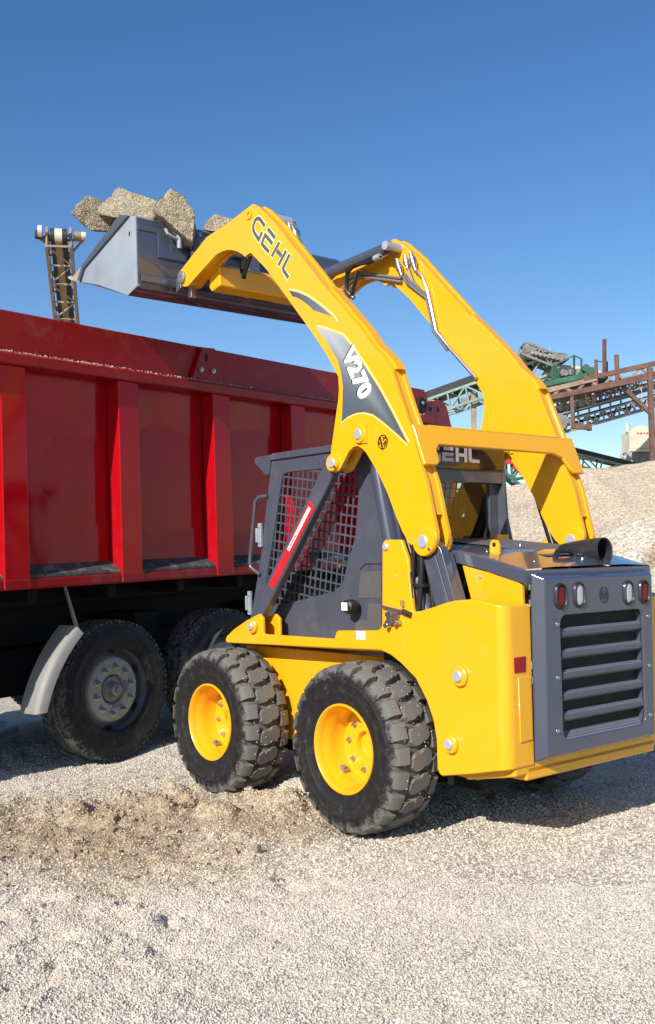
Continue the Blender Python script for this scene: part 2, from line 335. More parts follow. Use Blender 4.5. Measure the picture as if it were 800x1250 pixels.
CABOPEN = [(0.9772,1.8979),(0.9271,1.9093),(0.5495,1.9049),(0.3449,1.9029),(0.3175,1.8727),(0.2793,1.7495),(0.2907,1.6115),(0.3155,1.4967),(0.4459,1.2137),(0.4831,1.1897),(0.7535,1.1422),(1.0096,1.0971),(1.2058,1.1079),(1.2048,1.1439),(0.986,1.8833)]
ACC = [(0.2728,1.3026),(0.1033,1.3024),(0.1082,1.1545),(0.2986,1.1509),(0.2168,1.1206),(0.1092,1.1231),(0.114,0.9754),(0.3323,0.9705),(0.3235,1.0261),(0.2266,1.0295)]
ENG = [(-0.5456,1.3355),(-0.7017,1.3028),(-0.7124,1.3087),(-0.7486,1.3028),(-0.7534,1.291),(-0.8938,1.2564),(-0.9208,1.239),(-0.9228,1.1303),(-0.6151,1.1102)]
RED = [(0.5071,1.71),(0.4671,1.6595),(0.8688,1.1998),(0.9148,1.2237),(0.5186,1.675),(0.4967,1.6609),(0.7064,1.4216),(0.7272,1.4349)]
BAR = [(0.3123,1.9079),(1.1059,0.9716)]
COUPR = [(0.9284,3.3892),(0.8844,3.267),(0.8483,3.3982),(0.8277,3.3043),(0.7931,3.4016),(0.7509,3.2702),(0.8774,3.2375),(0.6657,3.071),(0.606,2.8373),(0.4861,2.6934),(0.721,3.2414),(0.6849,3.1787),(0.5631,2.792),(0.4649,2.6793),(1.4556,3.4244),(1.2199,3.371),(0.8776,3.2319),(1.5774,3.3255)]
GLIGHT = [(0.3185,1.1783),(0.1754,1.1793),(-0.025,1.1713),(-0.2303,1.1739),(-0.3677,1.1732)]
GBOLT = [(0.3512,1.0491),(0.3589,0.7987),(0.3705,0.5513),(-0.3956,1.0471),(-0.3921,0.7943),(-0.3855,0.5422)]
REFL = [(0.6501,0.9068),(0.5174,0.9077),(0.5205,0.836),(0.653,0.8364),(0.5739,0.8144),(0.4745,0.8092),(0.4817,0.5105),(0.5752,0.5114)]
ARM = [p for p in ARM if p != (-0.4574, 1.7006)]

def mirror(o, name=None):                    # the same part on the other side
    c = o.copy(); c.data = o.data.copy(); COL.objects.link(c)
    for v in c.data.vertices: v.co.y = -v.co.y
    c.data.flip_normals(); return c

# ---- lower body
b = MB().mat('yellow')
b.prism([(1.34,.84),(1.36,.60),(1.25,.30),(-.60,.28),(-.90,.36),(-.93,1.05),(-.55,1.12),(0.0,.84)], -.50, .50)
b.mat('yellow').box(-.935, -.62, -.52, .52, .33, .40)
b.prism([(-.935,.42),(-.935,.36),(-.62,.30),(-.62,.36)], -.60, .60)
frame = b.build('frame', ldr, bevel=.012)
b = MB().mat('chassis_black').box(-.6, 1.1, -.47, .47, .22, .285).build('belly_pan', ldr, bevel=.01)
b = MB().mat('dark_void').box(-.955, -.89, -.425, .425, .45, 1.22).build('radiator', ldr)

# ---- side plate with fender, deck flange and uprights
def side_plate():
    b = MB().mat('yellow')
    b.prism(FEN, .632, .660); b.f = [f for f in b.f if not (len(f) == 4 and all(abs(b.v[i][0]+.882) < 1e-6 for i in f))]; b.m = [0]*len(b.f)
    # deck top
    b.prism([(1.32,.86),(1.322,.895),(.2,.905),(-.1,.93),(-.3,.86),(-.12,.885)], .44, .634)
    # inner front lug
    b.prism([(1.24,.90),(1.107,1.007),(.97,1.05),(.925,1.02),(.925,.90)], .515, .54)
    # rear return of the fender
    arc = [(-.882,.660)] + [(-.882-.060*math.sin(R(a)), .600+.060*math.cos(R(a))) for a in range(10, 91, 10)] + [(-.942,.468)]
    inn = [(-.882,.632)] + [(-.882-.034*math.sin(R(a)), .600+.034*math.cos(R(a))) for a in range(10, 91, 10)] + [(-.916,.468)]
    path = arc + inn[::-1]; m = len(path)
    zt = lambda x: 1.155 - (-.882-x)*.15; zb = lambda x, y: .3895 + (-.882-x)*.15
    b.add([(x, y, zb(x, y)) for x, y in path] + [(x, y, zt(x)) for x, y in path], [list(range(m))[::-1], list(range(m, 2*m))] + [[i, (i+1) % m, m+(i+1) % m, m+i] for i in range(m-1)])
    o = b.build('side_plate', ldr, bevel=.012, seg=3, merge=True)
    return o
sp = side_plate(); spr = mirror(sp); spr.parent = ldr
for side, P in ((1, sp), (-1, spr)):
    for i, (x, z) in enumerate(FENB):
        r = (.05, .046, .045, .026)[i]
        b = MB()
        if i < 3:
            b.mat('yellow').lathe([(.0005, side*.655), (r, side*.655), (r, side*.676), (r*.86, side*.682), (.0005, side*.682)], 28, (x, 0, z))
            b.mat('steel').lathe([(.0005, side*.68), (r*.56, side*.68), (r*.56, side*.690), (r*.46, side*.694), (.0005, side*.694)], 24, (x, 0, z))
        else:
            b.mat('steel').lathe([(.0005, side*.655), (.02, side*.655), (.02, side*.668), (.014, side*.673), (.0005, side*.673)], 20, (x, 0, z))
        b.build('pivot_pin', P)
b = MB().mat('red_reflector').prism([(REFL[i][0], REFL[i][1]) for i in range(4)], -.9415, -.9385, lambda u, v, w: (w-.004, min(u, .598), v)).build('reflector', sp)
b = MB().mat('yellow').prism([(.575,.815),(.485,.812),(.485,.52),(.572,.515)], -.948, -.9415, lambda u, v, w: (w, u, v)).build('cover_plate', sp, bevel=.004)
b = MB().mat('white_label').prism([(.085,.945),(.085,.99),(.01,.99),(.01,.945)], .6605, .6615).build('label_sticker', sp)
# latch on the upright
b = MB().mat('zinc')
b.tube([(-.14,.675,1.125),(-.30,.685,1.105)], .008); b.box(-.215,-.185,.66,.69,1.04,1.10); b.tube([(-.17,.675,1.045),(-.27,.675,1.05)], .013); b.tube([(-.17,.675,1.085),(-.26,.675,1.088)], .012)
b.tube([(-.185,.665,1.03),(-.185,.70,1.03)], .014); b.tube([(-.245,.665,1.05),(-.245,.70,1.05)], .016); b.tube([(-.285,.67,1.13),(-.285,.67,1.16)], .009)
b.mat('black_plastic').tube([(-.29,.675,1.105),(-.345,.665,1.085)], .014)
b.build('latch', sp)
for x, z in ((-.235,1.28),(-.16,1.10),(-.73,.83),(-.66,.505)): MB().mat('steel').lathe([(.0005,.659),(.007,.659),(.005,.664),(.0005,.664)], 10, (x,0,z)).build('bolt', sp)

# ---- wheels
def lug_prism(b, sec, t0, t1, taper, cx=0):
    # sec: (y, r) section base..top flagged by r; swept between two angles, tops narrower
    rmin = min(r for _, r in sec); rmax = max(r for _, r in sec); vs = []
    for s_, t in ((1, t0), (-1, t1)):
        for y, r in sec:
            k = (r-rmin)/(rmax-rmin+1e-6); a = t + s_*taper*k
            vs.append((r*math.cos(a), y, r*math.sin(a)))
    n = len(sec)
    b.add(vs, [list(range(n)), list(range(2*n-1, n-1, -1))] + [[i, n+i, n+(i+1) % n, (i+1) % n] for i in range(n)])
def lug_poly(b, poly, r0, r1, ta, shrink=.9, crown=0):
    # poly (y, arc length) about angle ta
    cy = sum(p[0] for p in poly)/len(poly); cs = sum(p[1] for p in poly)/len(poly); vs = []
    for r, k in ((r0, 1.06), (r1, shrink)):
        for y, s_ in poly:
            yy = cy+(y-cy)*k; a = ta+(cs+(s_-cs)*k)/.42; rr = r-crown*yy*yy
            vs.append((rr*math.cos(a), yy, rr*math.sin(a)))
    n = len(poly)
    b.add(vs, [list(range(n)), list(range(2*n-1, n-1, -1))] + [[i, n+i, n+(i+1) % n, (i+1) % n] for i in range(n)])
def make_wheel():
    wh = bpy.data.objects.new('wheel', None); COL.objects.link(wh)
    b = MB().mat('tyre_rubber')
    half = [(.222,.122),(.226,.136),(.235,.142),(.245,.141),(.262,.147),(.285,.153),(.288,.1555),(.292,.1535),(.315,.156),(.330,.1565),(.334,.1585),(.338,.1565),(.355,.153),(.366,.149),(.378,.138),(.385,.12),(.389,.08),(.391,.03)]
    prof = half + [(r, -y) for r, y in half[::-1]]
    b.lathe(prof, 72)
    NL = 22
    for k in range(NL):
        t = 2*PI*k/NL; ha = .40*2*PI/NL
        for sgn in (1, -1):
            tt = t + (PI/NL if sgn < 0 else 0)
            sec = [(sgn*y, r) for y, r in ((.082,.378),(.080,.417),(.128,.411),(.147,.398),(.1565,.372),(.1575,.352),(.148,.348),(.13,.36))]
            lug_prism(b, sec, tt-ha, tt+ha, .020)
        t2 = t + PI/NL*.5
        h = .047
        poly = [(-.070,-.026),(-.048,-h),(-.012,-h),(0,-.030),(.012,-h),(.048,-h),(.070,-.026),(.070,.018),(.045,h*.86),(.020,h*.86),(0,h*1.12),(-.020,h*.86),(-.045,h*.86),(-.070,.018)]
        poly = [(y, s_+.010*(1 if y > 0 else -1)) for y, s_ in poly]
        lug_poly(b, poly, .384, .4205, t2, .93, .25)
    nv = []
    for x_, y_, z_ in b.v:
        r_ = math.hypot(x_, z_); k_ = (.222+(r_-.222)*1.095)/r_ if r_ > .222 else 1; nv.append((x_*k_, y_, z_*k_))
    b.v = nv
    ty = b.build('tyre', wh, bevel=.0022, seg=2, ang=30)
    b = MB().mat('yellow')
    b.lathe([(.226,.130),(.232,.138),(.230,.146),(.222,.148),(.214,.140),(.208,.118),(.203,.100),(.190,.078),(.186,.05),(.186,-.022),(.178,-.030),(.172,-.024),(.168,-.019),(.120,-.018),(.075,-.018),(.072,-.022),(.072,-.05),(.0005,-.05)], 64)
    b.lathe([(.226,.130),(.20,.06),(.198,-.10),(.228,-.135),(.232,-.14)], 64)
    b.mat('zinc')
    for k in range(8):
        a = 2*PI*k/8+.28; c = (.128*math.cos(a), 0, .128*math.sin(a))
        b.lathe([(.0005,-.02),(.015,-.02),(.015,-.006),(.009,-.004),(.009,.006),(.0005,.007)], 6, c)
    b.mat('dirty_steel')
    a = .9; b.box(.165,.186,.02,.05,-.02,.02, Matrix.Rotation(-a, 4, 'Y')); b.tube([Matrix.Rotation(-a,3,'Y') @ Vector((.18,.035,0)), Matrix.Rotation(-a,3,'Y') @ Vector((.150,.05,0))], .008)
    rm = b.build('rim', wh, bevel=0, ang=50)
    return wh
wh = make_wheel(); wh.parent = ldr
wh.location = (0, .70, .40); wh.rotation_euler = (0, R(100), 0)
for x, s in ((1.246, 1), (0, -1), (1.246, -1)):
    c = dup(wh, ldr); c.location = (x, s*.70, .40); c.rotation_euler = (0, R(37+60*x) if s > 0 else R(20), 0 if s > 0 else PI)

# ---- engine side panels, hood, grille door
b = MB().mat('yellow').prism(ENG, .480, .505); ep = b.build('engine_panel', ldr, bevel=.006)
epr = mirror(ep); epr.parent = ldr
b = MB().mat('steel'); b.lathe([(.0005,.504),(.011,.504),(.008,.511),(.0005,.511)], 12, (-.665,0,1.275)); b.build('bolt', ep)
# hood: raised centre panel and sloped sides
b = MB().mat('charcoal_clean')
S = [(-.02,1.475,1.42),(-.53,1.425,1.405),(-.72,1.392,1.365),(-.945,1.318,1.306)]   # x, centre z, edge z
def hood_row(x, zc, ze):
    return [(x,.515,ze-.062),(x,.515,ze),(x,.50,ze+.004),(x,.30,zc),(x,-.30,zc),(x,-.50,ze+.004),(x,-.515,ze),(x,-.515,ze-.062)]
rows = [hood_row(*q) for q in S]
b.grid(lambda i, j: rows[i][j], 4, 8)
b.add([(-.945,.515,1.306),(-.945,-.515,1.306),(-.945,-.515,1.24),(-.945,.515,1.24)], [(0,1,2,3)])
hood = b.build('hood', ldr, bevel=.008, ang=8, recalc=True)
b = MB().mat('charcoal_rough').add([(-.08,.30,1.474),(-.08,-.30,1.474),(-.55,-.30,1.4275),(-.55,.30,1.4275)], [(0,1,2,3)])
b.add([(-.55,.30,1.4275),(-.55,-.30,1.4275),(-.80,-.16,1.37),(-.80,.16,1.37)], [(0,1,2,3)]); b.build('grip_pad', hood, recalc=False)
b = MB().mat('yellow').prism([(-.655,1.38),(-.655,1.43),(-.665,1.45),(-.685,1.455),(-.705,1.45),(-.715,1.43),(-.715,1.38)], .405, .42)
b.mat('black_plastic').lathe([(.0005,.4205),(.012,.4205)], 16, (-.685,0,1.43)); b.lathe([(.0005,.4045),(.012,.4045)], 16, (-.685,0,1.43)); b.build('lifting_eye', hood, bevel=.002)
for x, y, z in ((-.62,.40,1.392),(-.86,.33,1.338),(-.60,.12,1.424),(-.86,-.05,1.348),(-.55,-.36,1.414),(-.40,-.44,1.42)): MB().mat('zinc').lathe([(.0005,z-.004),(.011,z-.002),(.008,z+.008),(.0005,z+.008)], 10, (x,y,0), 'z').build('bolt', hood)
b = MB().mat('yellow').box(-.10,-.04,-.38,-.28,1.455,1.495).build('hood_latch', hood, bevel=.006)
# exhaust
b = MB().mat('black_plastic')
p = [(-.58,-.205,1.32),(-.605,-.205,1.352),(-.65,-.205,1.372),(-.72,-.206,1.380),(-.79,-.208,1.386),(-.885,-.210,1.392)]
b.tube(p, [.062,.062,.064,.066,.067,.067], 28, cap=False); b.tube([p[-1], (-.878,-.2098,1.3914), p[4], p[3], p[2]], [.067,.060,.060,.060,.060], 28, cap=False)
b.mat('dark_void').tube([p[2], p[3]], .0555, 20)
ex = b.build('exhaust_pipe', ldr, recalc=False)
b = MB().mat('black_plastic'); b.tube([(-.82,.13,1.335),(-.815,.10,1.38),(-.80,.07,1.393),(-.80,-.02,1.393),(-.81,-.05,1.38),(-.82,-.06,1.34)], .014, 10); b.build('bracket', ex)

# grille door
fr = lambda u, v, w: (w, u, v)
def rrect(u0, u1, v0, v1, r, n=5):
    out = []
    for cu, cv, a0 in ((u1-r, v1-r, 0), (u0+r, v1-r, 90), (u0+r, v0+r, 180), (u1-r, v0+r, 270)):
        out += [(cu+r*math.cos(R(a0+90*k/n)), cv+r*math.sin(R(a0+90*k/n))) for k in range(n+1)]
    return out
from mathutils.geometry import tessellate_polygon
def holed(b, outer, holes, w0, w1, fr):
    loops = [outer]+holes; flat = [p for L in loops for p in L]
    tri = tessellate_polygon([[Vector((p[0], p[1], 0)) for p in L] for L in loops])
    n = len(flat); vs = [fr(u, v, w0) for u, v in flat]+[fr(u, v, w1) for u, v in flat]
    fs = [tuple(t) for t in tri]+[tuple(i+n for i in t[::-1]) for t in tri]; o = 0
    for L in loops:
        m = len(L)
        for i in range(m): fs.append((o+i, o+(i+1) % m, n+o+(i+1) % m, n+o+i))
        o += m
    b.add(vs, fs)
b = MB().mat('charcoal_clean')
GX = -1.0
op = rrect(-.354, .322, .50, 1.088, .045)
outer = [(-.448,1.262),(.432,1.266),(.444,.437),(-.428,.437)]
tmp = MB(); holed(tmp, outer, [op], GX, GX+.022, fr); nf = len(outer)+len(op)
b.add(tmp.v, [f for f in tmp.f if not (len(f) == 4 and all((i % nf) < 4 for i in f))])
back = [(GX+.066,-.4625,1.296),(GX+.066,.4625,1.296),(GX+.066,.468,.408),(GX+.066,-.452,.412)]
bin_ = [(GX+.066,-.440,1.275),(GX+.066,.442,1.275),(GX+.066,.447,.432),(GX+.066,-.430,.435)]
o_ = len(b.v); fo = [i for i in range(4)]; fi = [nf+i for i in range(4)]
b.v += back + bin_
for i in range(4):
    j = (i+1) % 4
    for f in ((fo[i], fo[j], o_+j, o_+i), (o_+i, o_+j, o_+4+j, o_+4+i), (o_+4+i, o_+4+j, fi[j], fi[i])): b.f.append(list(f)); b.m.append(0)
# flanges
door = b.build('grille_door', ldr, bevel=.009, seg=3, ang=25)
b = MB().mat('dark_void'); b.box(GX+.10, GX+.105, -.36, .33, .49, 1.10)
b.mat('chassis_black')
for k in range(70):
    y = -.352+.0098*k; b.box(GX+.094, GX+.099, y, y+.004, .50, 1.09)
b.mat('charcoal')
# reveal of the opening
n_ = len(op)
b.add([(GX+.02, u, v) for u, v in op]+[(GX+.10, u, v) for u, v in op], [(i, (i+1) % n_, n_+(i+1) % n_, n_+i) for i in range(n_)])
b.build('radiator_core', door, smooth=False)
zs = [1.006, .905, .806, .706, .610]
for z in zs:
    b = MB().mat('perforated'); b.prism([(GX+.028, z-.028), (GX+.010, z-.016), (GX+.012, z+.008), (GX+.034, z+.020), (GX+.037, z+.017), (GX+.018, z+.006)], -.352, .302)
    b.build('louvre', door, smooth=False)
b = MB().mat('perforated'); b.prism([(GX+.012,.500),(GX+.060,.548),(GX+.064,.544),(GX+.016,.497)], -.345, .316); b.build('louvre', door, smooth=False)
for k, (y, z) in enumerate(GLIGHT):
    if k == 2: continue
    hw = .029; hh = .049; b = MB()
    ring = lambda e, r: rrect(y-hw-e, y+hw+e, z-hh-e, z+hh+e, r)
    b.mat('black_plastic'); o1 = ring(.014, .036); o2 = ring(.001, .027)
    nn = len(o1)
    lv = [(GX-.001, o1), (GX-.010, ring(.010, .034)), (GX-.012, ring(.005,.031)), (GX-.002, o2)]
    for (wa, A), (wb, B) in zip(lv, lv[1:]):
        b.add([(wa, u, v) for u, v in A]+[(wb, u, v) for u, v in B], [(i, (i+1) % nn, nn+(i+1) % nn, nn+i) for i in range(nn)])
    b.mat('red_lens' if k in (0, 4) else 'clear_lens')
    lv = [(GX-.003, o2), (GX-.007, ring(-.006, .022)), (GX-.009, ring(-.016, .012))]
    for (wa, A), (wb, B) in zip(lv, lv[1:]):
        b.add([(wa, u, v) for u, v in A]+[(wb, u, v) for u, v in B], [(i, (i+1) % nn, nn+(i+1) % nn, nn+i) for i in range(nn)])
    b.add([(GX-.009, u, v) for u, v in lv[-1][1]], [list(range(nn))])
    tag(b.build('tail_light' if k in (0, 4) else 'reversing_light', door), 'red oval tail light in a black surround' if k in (0, 4) else 'clear oval reversing light in a black surround')
ey, ez = GLIGHT[2]
b = MB().mat('black_plastic')
fe = lambda u, v, w: (GX-w, ey-u, ez+v)
ang_ = lambda a0, a1, r, n: [(r*math.cos(R(a0+(a1-a0)*k/n)), r*1.15*math.sin(R(a0+(a1-a0)*k/n))) for k in range(n+1)]
b.ribbon(ang_(100, 250, .034, 10), .007, .0015, fe); b.ribbon(ang_(80, -70, .034, 10), .007, .0015, fe); b.ribbon(ang_(105, 240, .021, 8), .006, .0015, fe); b.ribbon(ang_(75, -60, .021, 8), .006, .0015, fe)
b.ribbon([(-.012,.012),(0,-.014),(.012,.012)], .007, .0018, fe); b.ribbon([(0,-.018),(0,-.042)], .006, .0015, fe)
b.build('emblem', door)
for y, z in GBOLT:
    MB().mat('zinc').lathe([(.0005,GX-.001),(.012,GX-.001),(.011,GX-.005),(.006,GX-.007),(.006,GX-.012),(.0005,GX-.012)], 14, (0,y,z), 'x').build('bolt', door)
for z in (1.23, 1.15, .86, .79): MB().mat('zinc').box(-.945,-.935,.452,.475,z-.018,z+.018).build('door_hinge', door, bevel=.003)

# ---- cab
b = MB().mat('charcoal')
sideo = [(1.093,2.004),(1.062,2.014),(.02,2.012),(-.02,1.99),(-.05,1.42),(-.10,.90),(1.37,.90),(1.337,1.027),(1.226,1.392)]
cabop = CABOPEN
holed(b, sideo, [cabop], .430, .450, lambda u, v, w: (u, w, v))
holed(b, sideo, [cabop], -.450, -.430, lambda u, v, w: (u, w, v))
b.prism([(1.10,1.995),(1.07,2.034),(.0,2.034),(-.03,2.015),(-.03,1.995)], -.465, .465)      # roof
b.box(.02,.06,-.43,.43,.9,1.45)                                                            # rear wall
b.box(.0,1.36,-.43,.43,.86,.90)                                                            # floor
b.box(.02,.10,.36,.43,1.45,1.99); b.box(.02,.10,-.43,-.36,1.45,1.99)                     # rear posts
b.prism([(1.226,1.392),(1.093,2.0),(1.04,2.0),(1.17,1.392),(1.31,.90),(1.37,.90)], .37, .43)
b.prism([(1.226,1.392),(1.093,2.0),(1.04,2.0),(1.17,1.392),(1.31,.90),(1.37,.90)], -.43, -.37)
b.box(-.02, .06, -.43, .43, 1.80, 1.87)
cab = b.build('cab', ldr, bevel=.006)
# wing of the roof visor
b = MB().mat('charcoal'); b.prism([(1.06,2.030),(1.24,2.026),(1.265,2.012),(1.262,1.99),(1.145,1.90),(1.115,1.905),(1.095,1.99)], .440, .462); b.prism([(1.06,2.030),(1.24,2.026),(1.265,2.012),(1.262,1.99),(1.145,1.90),(1.115,1.905),(1.095,1.99)], -.462, -.440)
b.box(1.05,1.255,-.45,.45,2.014,2.030); b.build('visor', cab, bevel=.006)
# drip rail
MB().mat('charcoal').prism([(1.07,1.992),(1.066,2.006),(.0,2.002),(.0,1.988)], .4505, .458).build('roof_rail', cab, bevel=.002)
# punched window screen: clipped bars
def clip(p0, p1, poly):
    d = (p1[0]-p0[0], p1[1]-p0[1]); ts = []
    for i in range(len(poly)):
        a = poly[i]; c = poly[(i+1) % len(poly)]; e = (c[0]-a[0], c[1]-a[1]); den = d[0]*e[1]-d[1]*e[0]
        if abs(den) < 1e-9: continue
        t = ((a[0]-p0[0])*e[1]-(a[1]-p0[1])*e[0])/den; u = ((a[0]-p0[0])*d[1]-(a[1]-p0[1])*d[0])/den
        if 0 <= u < 1: ts.append(t)
    ts.sort(); return [(ts[i], ts[i+1]) for i in range(0, len(ts)-1, 2)]
def screen():
    b = MB().mat('charcoal'); big = inset(cabop, -.004)
    for sgn in (1, -1):
        for fam, (dx, dz), pitch, ww in ((0, (-.148,.989), .0475, .0105), (1, (.989,.148), .0575, .0105)):
            nx, nz = -dz, dx
            for k in range(-40, 60):
                o = (.75+nx*pitch*k, 1.5+nz*pitch*k); p1 = (o[0]+dx, o[1]+dz)
                for t0, t1 in clip(o, p1, big):
                    a = Vector((o[0]+dx*t0, sgn*.440, o[1]+dz*t0)); c = Vector((o[0]+dx*t1, sgn*.440, o[1]+dz*t1))
                    b.beam(a, c, ww, .0062 if fam else .0056, up=(0,1,0))
    return b.build('window_screen', cab, smooth=False)
screen()
# bolts, hinges, grab handle, knob, panels
for x, z in ((1.06,1.93),(.98,1.935),(.88,1.94),(.62,1.94),(1.10,1.72),(1.135,1.6),(1.165,1.45),(1.20,1.3),(.36,1.17),(.43,1.13),(.62,1.08),(.74,1.0)): MB().mat('charcoal').lathe([(.0005,.449),(.006,.449),(.005,.455),(.0005,.455)], 10, (x,0,z)).build('bolt', cab)
b = MB().mat('charcoal'); b.tube([(1.13,.46,1.775),(1.20,.475,1.77),(1.235,.478,1.745),(1.31,.478,1.36),(1.30,.475,1.325),(1.225,.46,1.28)], .0125, 10); b.build('grab_handle', cab)
for z, x in ((1.53,1.21),(1.10,1.335)):
    b = MB().mat('charcoal_worn').box(x-.012,x+.022,.452,.468,z-.075,z+.075); b.box(x+.018,x+.04,.452,.474,z-.045,z+.045); b.lathe([(.0005,.468),(.008,.468),(.006,.476),(.0005,.476)], 8, (x+.003,0,z-.05)); b.lathe([(.0005,.468),(.008,.468),(.006,.476),(.0005,.476)], 8, (x+.003,0,z+.05)); b.build('hinge', cab, bevel=.003)
b = MB().mat('black_plastic').lathe([(.0005,.45),(.018,.45),(.018,.475),(.038,.480),(.042,.50),(.040,.535),(.030,.545),(.0005,.546)], 24, (.30,0,1.105)); b.mat('white_label').box(.285,.335,.5455,.5475,1.085,1.13); b.build('knob', cab)
b = MB().mat('amber_plate'); b.prism(ACC[:4], .4505, .4525); b.prism(ACC[4:], .4505, .4525); b.build('service_panel', cab)
MB().mat('dark_void').prism([(.265,1.325),(.235,1.345),(.08,1.345),(.08,1.338),(.235,1.338),(.28,1.308),(.285,1.312)], .4505, .4512).build('panel_gap', cab)
# rear sign
b = MB().mat('gloss_black'); b.prism([(-.022,2.01),(-.034,2.0),(-.034,1.885),(-.022,1.868),(.05,1.868),(.05,2.01)], -.438, .438)
sign = b.build('rear_sign', cab, bevel=.004)
b = MB().mat('silver_letter'); fs_ = lambda u, v, w: (-.0365, .205-u*.108, 1.9115+v*.081)
gl = {'G': [[(.82,.86),(.30,.86),(.10,.66),(.10,.12),(.78,.12),(.78,.46)]], 'E': [[(.12,.88),(.86,.88)],[(.82,.5),(.12,.5),(.12,.12),(.86,.12)]], 'H': [[(.14,0),(.14,1)],[(.80,0),(.80,1)],[(.26,.5),(.68,.5)]], 'L': [[(.14,1),(.14,.22),(.26,.12),(.88,.12)]]}
for i, ch in enumerate('GEHL'):
    for st in gl[ch]: b.ribbon([(i+u, v) for u, v in st], .235, 0, lambda u, v, w: fs_(u, v, w))
b.build('sign_lettering', sign)
MB().mat('chassis_black').box(-.03,-.02,-.40,-.34,1.93,1.955).build('sign_bolt', sign)
for s in (1, -1): MB().mat('charcoal_clean').tube([(.10,s*.452,1.98),(.088,s*.472,1.84),(.0,s*.472,1.46),(-.10,s*.472,.95)], .042, 20).build('roll_bar', cab)
MB().mat('glass_dark').box(.036,.042,-.362,.362,1.45,1.80).build('rear_window', cab)
b = MB().mat('charcoal'); b.beam((.06,-.40,1.47),(.06,-.36,1.86),.05,.05); b.prism([(.06,1.86),(.06,1.72),(-.0,1.86)], -.44, -.43); b.build('rear_post', cab, bevel=.006)
# seat and levers
b = MB().mat('seat_black'); b.prism([(.62,1.02),(.60,1.12),(.22,1.10),(.14,1.60),(.06,1.60),(.10,1.02)], -.23, .23); b.build('seat', cab, bevel=.035, seg=3)
for s in (1, -1):
    b = MB().mat('black_plastic').tube([(.95,s*.25,.90),(.93,s*.25,1.25),(.88,s*.25,1.42)], [.016,.016,.026], 10); b.box(.75,.80,s*.36-.03,s*.36+.03,.9,1.20); b.build('control_lever', cab, bevel=.004)
# ---- loader arms
pinz = ARMPINS
def make_arm():
    b = MB().mat('yellow')
    b.prism(ARM, .620, .642)                       # outer plate
    b.prism(ARM, .540, .562)                       # inner plate
    # box between the plates, stopping short of the forked ends
    fil = [p for p in inset(ARM, .010)]
    cl = []
    for i in range(len(fil)):
        p, q_ = fil[i], fil[(i+1) % len(fil)]
        if p[1] >= 1.585: cl.append(p)
        if (p[1] >= 1.585) != (q_[1] >= 1.585): t = (1.585-p[1])/(q_[1]-p[1]); cl.append((p[0]+(q_[0]-p[0])*t, 1.585))
    fil = [p for p in cl if not (p[1] < 1.955 and p[0] > -.02)]
    b.prism(fil, .561, .621)
    # raised cap along the top of the rear bend
    cap = [(.30,2.90),(.17,2.775),(0,2.605),(-.08,2.505),(-.145,2.45),(-.195,2.405),(-.232,2.352),(-.190,2.350),(-.15,2.40),(0,2.56),(.30,2.86)]
    b.prism(cap, .548, .612)
    return b.build('loader_arm', ldr, bevel=.008, seg=3, ang=30)
arm = make_arm(); armr = mirror(arm); armr.parent = ldr
# pins and bosses
for A, s in ((arm, 1), (armr, -1)):
    for i, (x, z) in enumerate(pinz):
        b = MB()
        if i == 4:
            b.mat('yellow').lathe([(.030, s*.640),(.030, s*.650),(.014, s*.650),(.014, s*.641),(.0005, s*.641)], 20, (x,0,z)); b.build('boss', A); continue
        r = (.040, .075, .052, .050)[i]
        if i == 0:
            b.mat('dirty_steel').lathe([(.0005, s*.52),(.044, s*.52),(.044, s*.655),(.036, s*.660),(.012, s*.660),(.012, s*.655),(.0005, s*.655)], 28, (x,0,z))
        else:
            for ya, yb in ((.638, .660), (.544, .520)):
                b.mat('yellow').lathe([(.0005, s*ya),(r, s*ya),(r, s*(yb*.7+ya*.3)),(r-.005, s*yb),(.0005, s*yb)], 32, (x,0,z))
                if i == 2: b.prism([(x-.055,z-.052),(x+.01,z-.052),(x+.01,z+.052),(x-.055,z+.052)], s*ya, s*(yb*.6+ya*.4))
            ri = r*(.45 if i == 1 else .58)
            b.mat('steel').lathe([(.0005, s*.51),(ri*.9, s*.51),(ri, s*.514),(ri, s*.664),(ri*.85, s*.668),(.0005, s*.668)], 24, (x,0,z))
            if i != 2: b.mat('zinc').lathe([(.0005,s*.655),(.008,s*.655),(.008,s*.668),(.0005,s*.669)], 8, (x-r*.62,0,z-r*.5))
        b.build('pivot_pin', A, bevel=.002 if i == 2 else 0)
